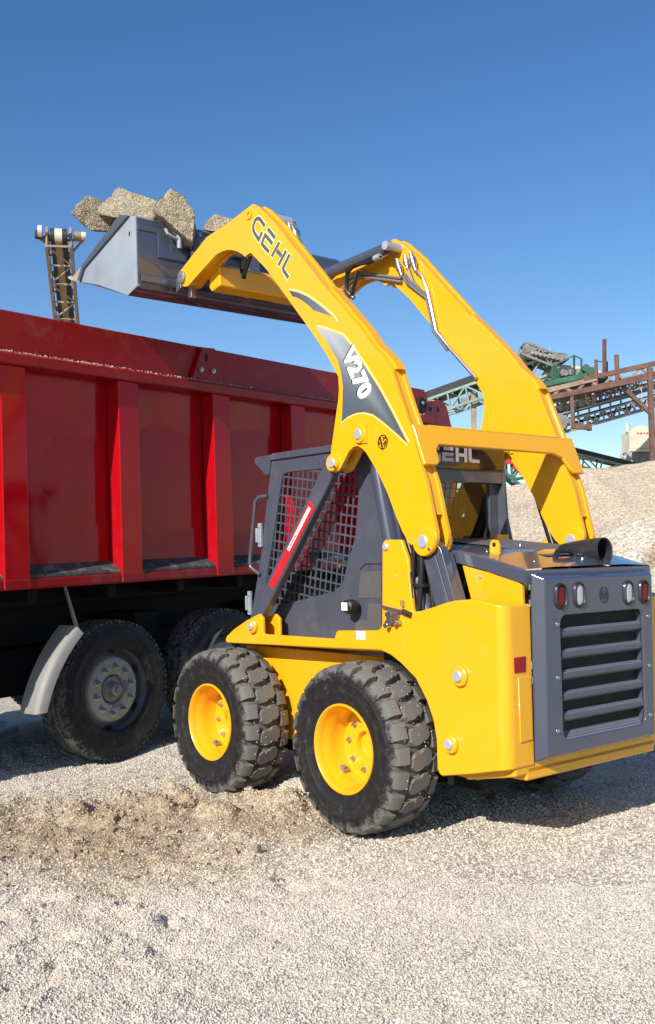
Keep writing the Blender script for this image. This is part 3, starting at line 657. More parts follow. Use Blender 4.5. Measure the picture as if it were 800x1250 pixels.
# decals and lettering on the outer faces
for A, s in ((arm, 1), (armr, -1)):
    b = MB().mat('decal_grad'); fd = lambda u, v, w: (u, s*w, v)
    b.sheet(DEC1, .6432, fd); d1 = b
    b.sheet(DEC2, .6432, fd)
    o = b.build('swoosh_decal', A, recalc=False)
    a = o.data.attributes.new('tone', 'FLOAT_COLOR', 'POINT')
    for i, v in enumerate(o.data.vertices):
        if i < len(DEC1): t = min(1, max(0, (v.co.x-.25)/.40)); c = [.16*(1-t)+.06*t, .20*(1-t)+.075*t, .25*(1-t)+.095*t]
        else: t = min(1, max(0, (v.co.z-2.20)/.45)); t = t*t; c = [.085*(1-t)+.42*t, .105*(1-t)+.45*t, .13*(1-t)+.48*t]
        a.data[i].color = (*c, 1)
    b = MB().mat('decal_pale')
    b.ribbon([(p[0]-.006, p[1]+.008) for p in DEC1[:6]]+[(.20,2.675)], .010, .6430, fd); b.ribbon([(p[0]-.008, p[1]+.007) for p in DEC2[:8]], .011, .6430, fd)
    b.ribbon([(p[0]+.004, p[1]-.007) for p in DEC2[7:15]], .006, .6430, fd); b.build('decal_edge', A, recalc=False)
    b = MB(); 
    for st in (LG, LE1, LE2, LH1, LH2, LH3, LL):
        b.mat('decal_dark').ribbon(st, .0235, .6440, fd)
    b.mat('decal_pale')
    for st in (LG, LE1, LE2, LH1, LH2, LL):
        d0 = (Vector(st[0])-Vector(st[1])).normalized()*.007; d1 = (Vector(st[-1])-Vector(st[-2])).normalized()*.007
        ext = [tuple(Vector(st[0])+d0)]+list(st[1:-1])+[tuple(Vector(st[-1])+d1)]
        b.ribbon(ext, .036, .6434 + .0001*[LG,LE1,LE2,LH1,LH2,LL].index(st), fd)
    b.build('arm_lettering', A, recalc=False)
    # model number
    o0 = Vector(VTEXT[5]); d = Vector(VTEXT[1])-Vector(VTEXT[0]); d = Vector((d.x, d.y)).normalized(); up = Vector((-d.y, d.x)); 
    if up.dot(Vector(VTEXT[4])-Vector(VTEXT[5])) < 0: up = -up
    base = Vector((.178, 2.478)); H = .118
    ft = lambda k: (lambda u, v, w: (lambda q: (q.x, s*w, q.y))(base + d*((k*.80+u*.72+.16*v)*H) + up*(v*H)))
    P_old = {'V': ('poly', [(0,1),(.40,1),(.50,.42),(.68,1),(1.06,1),(.66,0),(.26,0)]), '2': ('st', [(.06,.70),(.10,.84),(.84,.84),(.86,.62),(.20,.34),(.16,.16),(.98,.16)]), '7': ('st', [(.02,.84),(.88,.84),(.34,0)]), '0': ('loop', [(.24,.84),(.78,.84),(.86,.74),(.80,.26),(.72,.16),(.18,.16),(.10,.26),(.16,.74)])}
    b = MB()
    if s == 1:
        tcu = bpy.data.curves.new('number', 'FONT'); tcu.body = 'V270'; tcu.offset = .062; tcu.shear = .12; tcu.size = 1; tcu.space_character = 1.06; tcu.resolution_u = 4
        tob = bpy.data.objects.new('number', tcu); COL.objects.link(tob); bpy.context.view_layer.update()
        tme = tob.evaluated_get(bpy.context.evaluated_depsgraph_get()).to_mesh()
        TV = [(v.co.x, v.co.y) for v in tme.vertices]; TF = [list(p.vertices) for p in tme.polygons]
        bpy.data.objects.remove(tob)
        u0, u1 = min(p[0] for p in TV), max(p[0] for p in TV); v0, v1 = min(p[1] for p in TV), max(p[1] for p in TV)
    ln = (Vector(VTEXT[1])-Vector(VTEXT[0])).length*1.10
    def tpos(u, v, w): q = base + d*((u-u0)/(u1-u0)*ln) + up*((v-v0)/(v1-v0)*H); return (q.x, s*w, q.y)
    b.mat('white_label').add([tpos(u, v, .6446) for u, v in TV], TF)
    b.mat('decal_black').add([tpos(u-.05, v-.05, .6440) for u, v in TV], TF)
    b.build('model_number', A, recalc=False)
    # round badge
    b = MB().mat('decal_black'); cx, cz = LOGO[0]; fl = lambda u, v, w: (cx-u, s*w, cz+v)
    b.ribbon([(.036*math.cos(2*PI*k/24), .036*math.sin(2*PI*k/24)) for k in range(24)], .006, .6432, fl, closed=True)
    b.sheet([(-.030,.028),(-.016,.034),(.002,-.030),(.004,-.052),(-.008,-.036)], .6434, fl)
    for st in ([(-.002,.028),(.012,.016)], [(.004,.006),(.016,.022)], [(.002,-.012),(.028,.006)], [(.008,-.024),(.030,-.004)], [(.018,.026),(.030,.014),(.040,.006)], [(-.034,.010),(-.024,-.012)]): b.ribbon(st, .008, .6434+.0001*len(b.f)/10, fl)
    b.build('badge', A, recalc=False)
# cross bar with gussets, wrapped round the rear of both arms
e0 = Vector((-.213, 2.347)); e1 = Vector((-.4118, 1.8406)); ed = (e1-e0).normalized(); en = Vector((ed.y, -ed.x))   # along the rear edge / outwards
if en.x > 0: en = -en
q0 = Vector((-.3463, 2.0277))
fx = lambda u, v, w: (q0.x + ed.x*v + en.x*w, u, q0.y + ed.y*v + en.y*w)
b = MB().mat('yellow')
H1, H2 = .096, .215
U = [(.648,-.012),(.648,H2),(.56,H2),(.535,H2-.02),(.530,H1+.03),(.500,H1),(-.43,H1),(-.50,H1+.025),(-.535,H2-.025),(-.56,H2),(-.648,H2),(-.648,-.012)]
b.prism(U, .004, .028, fx)
b.prism([(-.052, .0), (-.05, -.014), (.03, -.014), (.03, .0)], -.54, .54, lambda u, v, w: (q0.x + ed.x*(v) + en.x*u, w, q0.y + ed.y*(v) + en.y*u))
cb = b.build('cross_bar', ldr, bevel=.010, seg=3, ang=30)

MB().mat('yellow').prism([(1.50,3.17),(1.50,3.30),(1.53,3.325),(1.62,3.325),(1.63,3.18),(1.60,3.15)], -.545, .545).build('front_cross_tube', ldr, bevel=.012, seg=3)
# ---- rear links, lift cylinders, control links, tilt cylinders
def link(s):
    b = MB().mat('charcoal')
    top = Vector(pinz[1]); bot = Vector(FENB[0])
    b.prism([(-.405,1.38),(-.385,1.46),(-.42,1.505),(-.455,1.49),(-.515,1.405),(-.63,1.06),(-.72,.76),(-.62,.76),(-.505,1.06)], s*.566, s*.616)
    b.prism([(-.39,1.365),(-.47,1.385),(-.512,1.40),(-.63,1.06),(-.70,.86),(-.60,.86),(-.495,1.06)], s*.530, s*.566-s*.002)
    b.prism([(-.398,1.365),(-.43,1.375),(-.48,1.385),(-.60,1.06),(-.67,.86),(-.60,.86),(-.495,1.06)], s*.6165, s*.626)
    o = b.build('rear_link', ldr, bevel=.006, seg=2)
    b = MB().mat('white_label')
    rg = random.Random(3)
    for k in range(16):
        t = k/15; x = -.5135-.105*t; z = 1.385-.30*t; b.beam((x-.0025, s*.588, z), (x-.0025-.006, s*.588, z-.017), .008, .001, up=(-1,0,-.3))
    b.build('weld_spatter', o, smooth=False); return o
for s in (1, -1): link(s)
def cyl(name, p0, p1, split, r0, r1, matb, matr):
    p0 = Vector(p0); p1 = Vector(p1); q = p0.lerp(p1, split)
    b = MB().mat(matb); b.tube([p0, q], r0, 24); d = (p1-p0).normalized(); b.tube([q-d*.05, q+d*.01], r0*1.12, 24)
    o = b.build(name, ldr, bevel=.004)
    MB().mat(matr).tube([q, p1], r1, 18).build('rod', o); return o
for s in (1, -1):
    cyl('lift_cylinder', (-.597, s*.575, .479), (-.045, s*.59, 2.037), .50, .040, .025, 'charcoal', 'rubber_hose')
    # control link from the deck lug to the arm lug
    a = Vector((BAR[0][0], 0, BAR[0][1])); c = Vector((BAR[1][0], 0, BAR[1][1])); d = (c-a).normalized(); nn = Vector((-d.z, 0, d.x))
    b = MB().mat('charcoal')
    L = (c-a).length; hw = .052
    P2 = [a+nn*hw+d*.10, a+nn*.04-d*.045, a-nn*.04-d*.045, a-nn*hw+d*.10, a-nn*hw+d*(L-.05), a-nn*.03+d*(L+.04), a+nn*.03+d*(L+.04), a+nn*hw+d*(L-.05)]
    b.prism([(p.x, p.z) for p in P2], s*.563, s*.619)
    o = b.build('control_link', ldr, bevel=.014, seg=3, ang=30)
    b = MB().mat('red_label'); b.prism(RED[:4], s*.6196, s*.6215); 
    b.mat('white_label'); b.prism(RED[4:], s*.6216, s*.6225)
    b.mat('decal_black')
    r4, r5, r6, r7 = [Vector(p) for p in RED[4:]]
    for k in range(11):
        t = .62+.033*k; p_ = r5.lerp(r6, t); q_ = r4.lerp(r7, t); m1 = p_.lerp(q_, .25); m2 = p_.lerp(q_, .75 if k % 3 else .5); e = (r6-r5).normalized()*.006
        b.prism([tuple(m1), tuple(m2), tuple(m2+e), tuple(m1+e)], s*.6225, s*.6230)
    b.build('warning_label', o, smooth=False)
    # tilt cylinder inside the arm
    tc = cyl('tilt_cylinder', (.925, s*.46, 3.465), (1.93, s*.42, 3.40), .66, .040, .022, 'charcoal', 'chrome')
    MB().mat('steel').tube([(.925, s*.40, 3.465), (.925, s*.55, 3.465)], .030, 20).build('pivot_pin', tc)
    b = MB().mat('rubber_hose'); b.tube([(1.0,s*.43,3.415),(1.12,s*.43,3.40),(1.28,s*.43,3.42),(1.36,s*.44,3.38),(1.38,s*.45,3.26),(1.33,s*.47,3.20)], .016, 8); b.tube([(1.24,s*.44,3.36),(1.27,s*.45,3.34),(1.34,s*.46,3.22)], .016, 8)
    b.mat('steel').tube([(1.0,s*.43,3.415),(1.06,s*.43,3.41)], .022, 10); b.build('hydraulic_hose', tc)
# ---- hydraulic tubes and quick couplers
def coup(A, s):
    b = MB().mat('zinc')
    C = COUPR; y = s*.512
    for i in (0, 2, 4):
        t, q = Vector((C[i][0], y, C[i][1])), Vector((C[i+1][0], y, C[i+1][1])); k = .85 if i == 2 else 1
        b.tube([t, t.lerp(q, .28), t.lerp(q, .30), t.lerp(q, .66), t.lerp(q, .68), t.lerp(q, .8), t.lerp(q,.82), q], [.013*k,.013*k,.024*k,.026*k,.020*k,.020*k,.012*k,.012*k], 14)
        b.tube([t.lerp(q,.5)+Vector((-.02,0,.0)), t.lerp(q,.5)+Vector((.02,0,.0))], .016*k, 8)
    b.build('quick_coupler', A)
    b = MB().mat('zinc'); r = .0105; f = lambda *ids: [Vector((C[i][0], s*.522, C[i][1])) for i in ids]
    b.tube(f(1)+[Vector((.845,s*.522,3.21))]+f(7,8,9), r, 8); b.tube([p+Vector((-.022,0,.006)) for p in f(1)+[Vector((.835,s*.522,3.20))]+f(7,8,9)], r, 8)
    b.tube(f(5)+[Vector((.70,s*.522,3.22))]+[Vector((.655,s*.522,3.12)), Vector((.585,s*.522,2.84)), Vector((.465,s*.522,2.70)), Vector((.25,s*.522,2.48))], r*1.15, 8)
    b.tube(f(3)+[Vector((.785,s*.53,3.20)), Vector((.72,s*.53,3.13))], r, 8)
    b.mat('dirty_steel')
    for dz in (0, .026): b.tube([Vector((.90,s*.525,3.255-dz)), Vector((1.10,s*.525,3.318-dz)), Vector((1.32,s*.525,3.385-dz)), Vector((1.42,s*.525,3.375-dz)), Vector((1.52,s*.525,3.315-dz)), Vector((1.60,s*.525,3.22-dz))], r, 8)
    b.build('hydraulic_tube', A)
coup(armr, -1); coup(arm, 1)
b = MB().mat('zinc'); b.tube([(.70,.50,3.24),(.725,.50,3.285),(.73,.50,3.29),(.745,.50,3.335),(.75,.50,3.34),(.768,.50,3.375)], [.018,.018,.026,.028,.022,.020], 14); b.tube([(.79,.50,3.365),(.755,.50,3.40)], .015, 8); b.tube([(.748,.49,3.365),(.785,.50,3.40)], .012, 8); b.build('quick_coupler', arm)
# hoses behind the upright
b = MB().mat('rubber_hose')
for k, (xo, yy) in enumerate(((0, .63), (-.026, .612), (-.058, .628), (-.088, .605))):
    b.tube([(-.345+xo*.6, yy, 1.44),(-.330+xo, yy, 1.36),(-.325+xo, yy, 1.28),(-.318+xo, yy, 1.20),(-.300+xo, yy, 1.10),(-.29+xo, yy, .98)] if k % 2 == 0 else [(-.335+xo*.6, yy, 1.46),(-.335+xo, yy, 1.34),(-.345+xo, yy, 1.22),(-.352+xo, yy, 1.12),(-.36+xo, yy, .98)], .0155, 10)
b.mat('black_plastic').box(-.42,-.315,.60,.648,1.228,1.243)
b.build('hydraulic_hose', ldr)
MB().mat('charcoal').prism([(-.298,1.29),(-.335,1.305),(-.345,1.17),(-.33,1.15)], .648, .656).build('hose_guard', ldr, bevel=.003)
MB().mat('zinc').tube([(-.41,.60,1.26),(-.415,.60,1.23),(-.437,.60,1.19),(-.42,.60,1.145),(-.45,.60,1.08)], .006, 8).build('linkage_rod', ldr)
MB().mat('dark_void').box(-.62,-.02,-.56,.56,.62,1.06).build('hose_bay', ldr)

# ---- bucket on its attachment frame
b = MB().mat('charcoal_clean')
pr = [(2.152,3.738),(1.975,3.692),(1.950,3.675),(1.940,3.235),(1.955,3.200),(2.074,3.1715),(2.50,3.322),(2.95,3.483)]
ins = [(2.165,3.724),(1.985,3.678),(1.966,3.665),(1.956,3.245),(1.968,3.214),(2.076,3.188),(2.49,3.336),(2.944,3.492)]
b.prism(pr+ins[::-1], -.90, .90)
b.mat('charcoal_clean')
b.prism([(2.152,3.742),(1.99,3.70),(1.965,3.68),(1.94,3.60),(1.944,3.59),(1.97,3.66),(2.0,3.685),(2.152,3.73)], -.895, .895)   # top rail
# pressed stiffeners on the back
b.prism([(1.941,3.60),(1.932,3.59),(1.932,3.43),(1.941,3.42)], -.75, .75)
b.prism([(1.940,3.30),(1.926,3.29),(1.926,3.245),(1.940,3.235)], -.88, .88)
bucket = b.build('bucket', ldr, bevel=.006)
for s in (1, -1):
    b = MB().mat('charcoal_worn')
    b.prism([(2.150,3.738),(1.955,3.685),(1.944,3.21),(2.074,3.173),(2.485,3.333),(2.763,3.4174),(2.690,3.512)], s*.888, s*.905)
    b.mat('dust_cake').prism([(2.152,3.735),(2.12,3.73),(2.76,3.43),(2.763,3.4174),(2.93,3.478),(2.40,3.650)], s*.889, s*.901)
    b.mat('charcoal').prism([(2.150,3.742),(2.030,3.704),(2.690,3.50),(2.755,3.4174),(2.80,3.43),(2.715,3.525)], s*.9055, s*.922)
    b.mat('dark_void').box(2.03,2.05,s*.9052,s*.9058,3.57,3.60)
    b.build('side_cutter', bucket, bevel=.004)
b = MB().mat('dust_cake').prism([(2.74,3.402),(2.95,3.474),(3.0,3.502),(2.96,3.505),(2.72,3.424)], -.90, .90).build('cutting_edge', bucket)
b = MB().mat('charcoal')
b.prism([(1.80,3.25),(1.92,3.22),(1.925,3.60),(1.87,3.60),(1.86,3.44)], -.62, -.56); b.prism([(1.80,3.25),(1.92,3.22),(1.925,3.60),(1.87,3.60),(1.86,3.44)], .46, .51); b.prism([(1.80,3.25),(1.92,3.22),(1.925,3.60),(1.87,3.60),(1.86,3.44)], -.05, .05)
b.prism([(1.88,3.52),(1.925,3.52),(1.925,3.615),(1.90,3.625),(1.87,3.60)], -.62, .62)
b.prism([(1.86,3.22),(1.925,3.20),(1.925,3.30),(1.88,3.30)], -.62, .62)
b.tube([(1.80,-.62,3.2756),(1.80,.52,3.2756)], .03, 16)
at = b.build('attachment_plate', bucket, bevel=.006)
for y in (.61, .44, -.55):
    b = MB().mat('charcoal_worn'); b.tube([(1.90,y,3.64),(1.885,y,3.55),(1.885,y,3.50)], .017, 10); b.tube([(1.90,y+.10,3.62),(1.885,y+.09,3.585),(1.885,y+.05,3.57),(1.885,y,3.56)], .010, 8); b.build('lock_lever', at)
MB().mat('zinc').box(1.76,1.80,.56,.60,3.14,3.215).build('lock_pin', at, bevel=.004)

# ---- operator
def skin_body(name, joints, edges, mat, parent=None, root=0, sub=2, loc=None):
    me = bpy.data.meshes.new(name); me.from_pydata([j[0] for j in joints], edges, []); me.materials.append(MATS[mat])
    bm = bmesh.new(); bm.from_mesh(me); bm.verts.layers.skin.verify(); bm.to_mesh(me); bm.free()
    o = bpy.data.objects.new(name, me); COL.objects.link(o)
    sk = o.modifiers.new('skin', 'SKIN'); sk.use_smooth_shade = True
    for i, j in enumerate(joints):
        rr = j[1] if isinstance(j[1], tuple) else (j[1], j[1]); me.skin_vertices[0].data[i].radius = rr
    me.skin_vertices[0].data[root].use_root = True
    s_ = o.modifiers.new('sub', 'SUBSURF'); s_.levels = sub; s_.render_levels = sub
    if parent: o.parent = parent
    return o
def in_loader(o): o.location = (OX, OY, 0); o.rotation_euler = (0, 0, math.atan2(MX.y, MX.x)); return o
J = [((.34,0,1.14),(.15,.12)), ((.30,0,1.36),(.13,.17)), ((.30,0,1.55),(.11,.19)), ((.31,0,1.64),.055), ((.33,0,1.70),.055),
     ((.31,.19,1.57),.062), ((.44,.27,1.34),.050), ((.66,.26,1.33),.038), ((.31,-.19,1.57),.062), ((.44,-.27,1.34),.050), ((.66,-.26,1.33),.038)]
E_ = [(0,1),(1,2),(2,3),(3,4),(2,5),(5,6),(6,7),(2,8),(8,9),(9,10)]
J += [((.40,.10,1.12),.095), ((.80,.13,1.16),.075), ((.98,.13,.95),.05), ((1.08,.13,.93),.045), ((.40,-.10,1.12),.095), ((.80,-.13,1.16),.075), ((.98,-.13,.95),.05), ((1.08,-.13,.93),.045)]
E_ += [(0,11),(11,12),(12,13),(13,14),(0,15),(15,16),(16,17),(17,18)]
per = in_loader(skin_body('person', J, E_, 'cloth_green'))
tag(per, 'seated operator in dark green behind the cab mesh of the loader', 'person')
hd = MB().mat('skin'); prof = [(.0005,-.115),(.045,-.11),(.068,-.07),(.078,-.01),(.080,.04),(.070,.09),(.040,.122),(.0005,.13)]
hd.lathe([(r, a) for r, a in prof], 20, (.36,0,1.80), 'z'); hd.add([(.435,-.014,1.80),(.435,.014,1.80),(.465,0,1.775),(.435,0,1.83)], [(0,2,3),(2,1,3),(0,1,2)])
for s in (1, -1): hd.lathe([(.0005,s*.074),(.018,s*.078),(.018,s*.088),(.0005,s*.09)], 10, (.355,0,1.80)); hd.lathe([(.0005,.0),(.011,.004),(.0005,.012)], 8, (.43,s*.03,1.815), 'x')
h_ = hd.build('head', per)
MB().mat('hair').lathe([(.083,.03),(.086,.06),(.075,.10),(.045,.132),(.0005,.14)], 20, (.355,0,1.80), 'z').build('cap', per)
for s in (1, -1):
    hj = [((.66,s*.26,1.33),.030), ((.72,s*.255,1.33),(.036,.022)), ((.75,s*.255,1.33),(.034,.018))]; he = [(0,1),(1,2)]
    for k in range(4):
        yy = s*(.228+.018*k); b0 = len(hj); hj += [((.765,yy,1.335),.0085), ((.79-.003*abs(k-1),yy,1.325),.008), ((.785,yy,1.300),.0075)]; he += [(2,b0),(b0,b0+1),(b0+1,b0+2)]
    b0 = len(hj); hj += [((.72,s*.222,1.32),.010), ((.75,s*.215,1.305),.009)]; he += [(1,b0),(b0,b0+1)]
    skin_body('hand', hj, he, 'skin', per, sub=1)
tj = [((.38,s*.10,1.125),.105) for s in (1,)]
for s in (1, -1):
    skin_body('trouser_leg', [((.38,s*.10,1.125),.105), ((.80,s*.13,1.165),.084), ((.975,s*.13,.99),.06)], [(0,1),(1,2)], 'cloth_teal', per)

# ================================================================== LUMPS OF CONGLOMERATE
def lump(loc, rad, rot, seed, cuts, label, name='concrete_lump', group='lumps heaped in the bucket', sub=5, rough=.05, mat='conglomerate'):
    bm = bmesh.new(); bmesh.ops.create_icosphere(bm, subdivisions=sub, radius=1)
    rg = random.Random(seed)
    for v in bm.verts:
        p = v.co.copy(); q = p*1.35
        for nx, ny, nz, d in cuts:
            nn = Vector((nx, ny, nz)).normalized(); k = q.dot(nn)
            if k > d: q -= nn*(k-d)*.95
        q += p*(noise.fractal(p*2.2+Vector((seed*3.1, 0, 0)), 1, 2, 5)*.085)
        q += p*(noise.noise(p*11+Vector((0, seed, 0)))*rough + noise.noise(p*26+Vector((seed, 0, 3)))*rough*.55)
        v.co = q
    M = Matrix.Rotation(R(rot[2]), 3, 'Z') @ Matrix.Rotation(R(rot[1]), 3, 'Y') @ Matrix.Rotation(R(rot[0]), 3, 'X')
    for v in bm.verts: v.co = M @ Vector((v.co.x*rad[0], v.co.y*rad[1], v.co.z*rad[2]))
    me = bpy.data.meshes.new(name)
    for f in bm.faces: f.smooth = True
    bm.to_mesh(me); bm.free(); me.materials.append(MATS[mat]); o = bpy.data.objects.new(name, me); COL.objects.link(o); o.location = loc
    return tag(o, label, 'rock lump', group)
LW = Matrix.Translation((OX, OY, 0)) @ Matrix.Rotation(math.atan2(MX.y, MX.x), 4, 'Z')
lw = lambda x, y, z: LW @ Vector((x, y, z))
cutA = [(1,0,.25,.75),(-1,.1,.3,.8),(0,1,.2,.7),(.1,-1,0,.75),(.1,.1,1,.62),(.5,.2,-1,.55),(-.6,.3,-.7,.7)]
cutB = [(1,.3,.2,.8),(-1,0,.35,.7),(0,1,0,.75),(0,-1,.3,.7),(.2,0,1,.6),(-.7,.5,.6,.72),(0,.1,-1,.6)]
cutC = [(1,0,.5,.6),(-1,.2,0,.65),(0,1,.1,.7),(0,-1,.1,.75),(.5,0,1,.62),(-.3,.2,1,.75),(0,0,-1,.7)]
lump(lw(2.53,.84,3.825), (.22,.19,.125), (10,14,20), 3, cutA, 'leftmost pebbly lump jutting out over the bucket side')
lump(lw(2.28,.72,3.855), (.215,.20,.15), (5,16,-15), 5, cutB, 'tallest pebbly lump in the middle of the heap on the bucket')
lump(lw(1.94,.58,3.715), (.19,.17,.135), (0,42,10), 8, cutC, 'pointed sloping lump standing just left of the yellow arm')
lump(lw(2.04,.15,3.765), (.13,.14,.10), (0,10,0), 11, cutB, 'small lump peeping out behind the top edge of the yellow arm')
# loose load in the bucket
nx_, ny_ = 70, 90
xs = np.linspace(1.975, 2.90, nx_); ys = np.linspace(-.885, .885, ny_); GXX, GYY = np.meshgrid(xs, ys, indexing='ij')
t_ = (GXX-1.975)/.925
zz = 3.66 - .02*t_ - .17*np.clip(t_-.35, 0, 1)/.65 + .05*fbm(GXX*6, GYY*6, 4, 4) + .03*fbm(GXX*22, GYY*22, 3, 9)
zz = np.where(t_ > .93, np.minimum(zz, 3.49), zz); zz = zz - .05*np.clip((np.abs(GYY)-.7)/.18, 0, 1)*(t_ < .9)
vv = np.stack([GXX, GYY, zz], -1).reshape(-1, 3); ff = [(i*ny_+j, (i+1)*ny_+j, (i+1)*ny_+j+1, i*ny_+j+1) for i in range(nx_-1) for j in range(ny_-1)]
tn_ = np.array([.40,.35,.27])[None]*(1+.5*fbm(vv[:, 0]*30, vv[:, 1]*30, 3, 2))[:, None]
ld = in_loader(np_mesh('gravel_load', vv, ff, ['ground_gravel'], tn_)); tag(ld, 'loose gravel filling the raised bucket beneath the lumps', 'gravel', kind='stuff')

# ================================================================== DUMP TRUCK
TAZ, TILT = 36.5, .018
TP = Vector((-1.524, 7.446, .46))
trk = empty('dump_truck', TP, 'dusty red tipper truck with ribbed body standing beside the loader', 'truck')
a_ = R(TAZ); td = Vector((math.sin(a_)*math.cos(TILT), math.cos(a_)*math.cos(TILT), math.sin(TILT))); tn = Vector((math.cos(a_), -math.sin(a_), 0)); tz = td.cross(-tn)
trk.matrix_world = Matrix(((td.x, -tn.x, tz.x, TP.x), (td.y, -tn.y, tz.y, TP.y), (td.z, -tn.z, tz.z, TP.z), (0,0,0,1)))
# local x = towards the tail, local y = -n (into the truck), z up; wheel centre at z = 0
S0, S1 = -4.6, 4.30
b = MB().mat('truck_red')
b.box(S0, S1, .02, .06, .78, 2.21); b.box(S0, S1, 2.34, 2.38, .78, 2.5); b.box(S0, S0+.06, .06, 2.34, .78, 2.5); b.box(S1-.06, S1, .06, 2.34, .9, 2.3)
b.box(S0, S1, .05, 2.35, .76, .84)
body = b.build('dump_body', trk, bevel=.006)
# buckled side panel
nu, nv = 300, 44
us = np.linspace(S0, S1, nu); vs_ = np.linspace(.80, 2.215, nv); UU, VV = np.meshgrid(us, vs_, indexing='ij')
ph = (UU-.057)/.99; cell = np.abs(np.sin(PI*ph))**.7
wv = .028*cell*np.sin(PI*np.clip((VV-.8)/1.4, 0, 1))*(1+.6*fbm(UU*.8, VV*.3, 2, 6)*2) + .020*cell*fbm(UU*2.6, VV*1.2, 3, 3)
P_ = np.stack([UU, 0.004+wv, VV], -1).reshape(-1, 3)
pan = np_mesh('side_panel', P_, [(i*nv+j, i*nv+j+1, (i+1)*nv+j+1, (i+1)*nv+j) for i in range(nu-1) for j in range(nv-1)], ['truck_red']); pan.parent = body
pan.data.flip_normals()
# ribs
def rib():
    b = MB().mat('truck_red'); hw = .098
    b.prism([(-hw,-.12),(hw,-.12),(hw,.006),(-hw,.006)], .80, 2.215, lambda u, v, w: (u, v, w))
    b.mat('truck_red_dusty').prism([(-hw-.004,-.126),(hw+.004,-.126),(hw+.004,.0),(-hw-.004,.0)], .772, .835, lambda u, v, w: (u, v, w))
    return b.build('rib', body, bevel=.008, seg=3)
rb = rib(); rb.location.x = .057
for k in (-4,-3,-2,-1,1,2,3,4):
    c = rb.copy(); COL.objects.link(c); c.location.x = .057+.99*k
# rock ledge between the ribs
b = MB().mat('ledge_black'); b.prism([(-.105,.835),(-.100,.86),(.012,.93),(.012,.83)], S0, S1, lambda u, v, w: (w, u, v)); b.build('rock_ledge', body, bevel=.008)
b = MB().mat('truck_red_dusty'); b.prism([(-.112,.775),(-.112,.836),(.02,.836),(.02,.775)], S0, S1, lambda u, v, w: (w, u, v)); b.build('sill', body, bevel=.01)
b = MB().mat('truck_red_dusty'); b.prism([(-.158,2.212),(-.162,2.285),(-.10,2.302),(.04,2.305),(.04,2.212)], S0, S1, lambda u, v, w: (w, u, v)); b.build('top_rail', body, bevel=.012, seg=3)
b = MB().mat('truck_red_dusty'); b.prism([(-.025,2.30),(-.025,2.592),(.02,2.597),(.045,2.587),(.045,2.30)], S0, 4.36, lambda u, v, w: (w, u, v)); b.build('side_board', body, bevel=.008)
b = MB().mat('truck_red_dusty').prism([(.77,2.306),(.905,2.585),(1.05,2.594),(1.12,2.50),(1.12,2.306)], -.06, -.026); gp = b.build('gusset', body, bevel=.005)
for x, z in ((.88,2.405),(1.02,2.408)): MB().mat('zinc').lathe([(.0005,-.060),(.022,-.060),(.022,-.070),(.013,-.072),(.013,-.082),(.0005,-.083)], 14, (x,0,z)).build('bolt', gp)
MB().mat('dark_void').box(.93,.965,-.0612,-.0604,2.475,2.535).build('slot', gp)
# spilled gravel along the rail and the board
vs, fs = [], []; rg = np.random.default_rng(5)
def pebble_cloud(P, S, cols, name, seed=1, ico=True):
    bm = bmesh.new(); (bmesh.ops.create_icosphere(bm, subdivisions=1, radius=1) if ico else bmesh.ops.create_cube(bm, size=1.5))
    if not ico: bmesh.ops.triangulate(bm, faces=bm.faces)
    V = np.array([v.co[:] for v in bm.verts]); F = np.array([[v.index for v in f.verts] for f in bm.faces]); bm.free()
    g = np.random.default_rng(seed); n = len(P)
    q = g.normal(size=(n, 4)); q /= np.linalg.norm(q, axis=1, keepdims=True); w_, x, y, z = q.T
    M = np.stack([np.stack([1-2*(y*y+z*z), 2*(x*y-z*w_), 2*(x*z+y*w_)], -1), np.stack([2*(x*y+z*w_), 1-2*(x*x+z*z), 2*(y*z-x*w_)], -1), np.stack([2*(x*z-y*w_), 2*(y*z+x*w_), 1-2*(x*x+y*y)], -1)], 1)
    sc = g.uniform(.6, 1.15, size=(n, 1, 3)); jit = g.uniform(.78, 1.22, size=(n, len(V), 1))
    W = np.einsum('nij,nvj->nvi', M, V[None]*sc*jit)*S[:, None, None] + P[:, None]
    FF = (F[None] + (np.arange(n)*len(V))[:, None, None]).reshape(-1, 3)
    return np_mesh(name, W.reshape(-1, 3), FF, ['pebbles'], np.repeat(cols, len(V), 0), smooth=ico)
n = 1500
P = np.stack([rg.uniform(-1.6, 4.2, n), rg.uniform(-.145, -.03, n), np.full(n, 2.303)], -1); P2 = np.stack([rg.uniform(-1.2, 4.2, 700), rg.uniform(-.02, .03, 700), np.full(700, 2.596)], -1)
P2 = P2[fbm(P2[:, 0]*1.3, P2[:, 0]*0+3, 2, 5) > .12]; P = P[(fbm(P[:, 0]*1.1, P[:, 0]*0, 2, 8) > -.12)]
PP = np.concatenate([P, P2]); cols = np.array([.50,.45,.37])[None]*rg.uniform(.5, 1.2, (len(PP), 1))
sg = pebble_cloud(PP, rg.uniform(.0025, .008, len(PP)), cols, 'gravel_spill', 4); sg.matrix_world = trk.matrix_world.copy(); tag(sg, 'gravel spilt along the rail and top edge of the red truck body', 'gravel', kind='stuff')
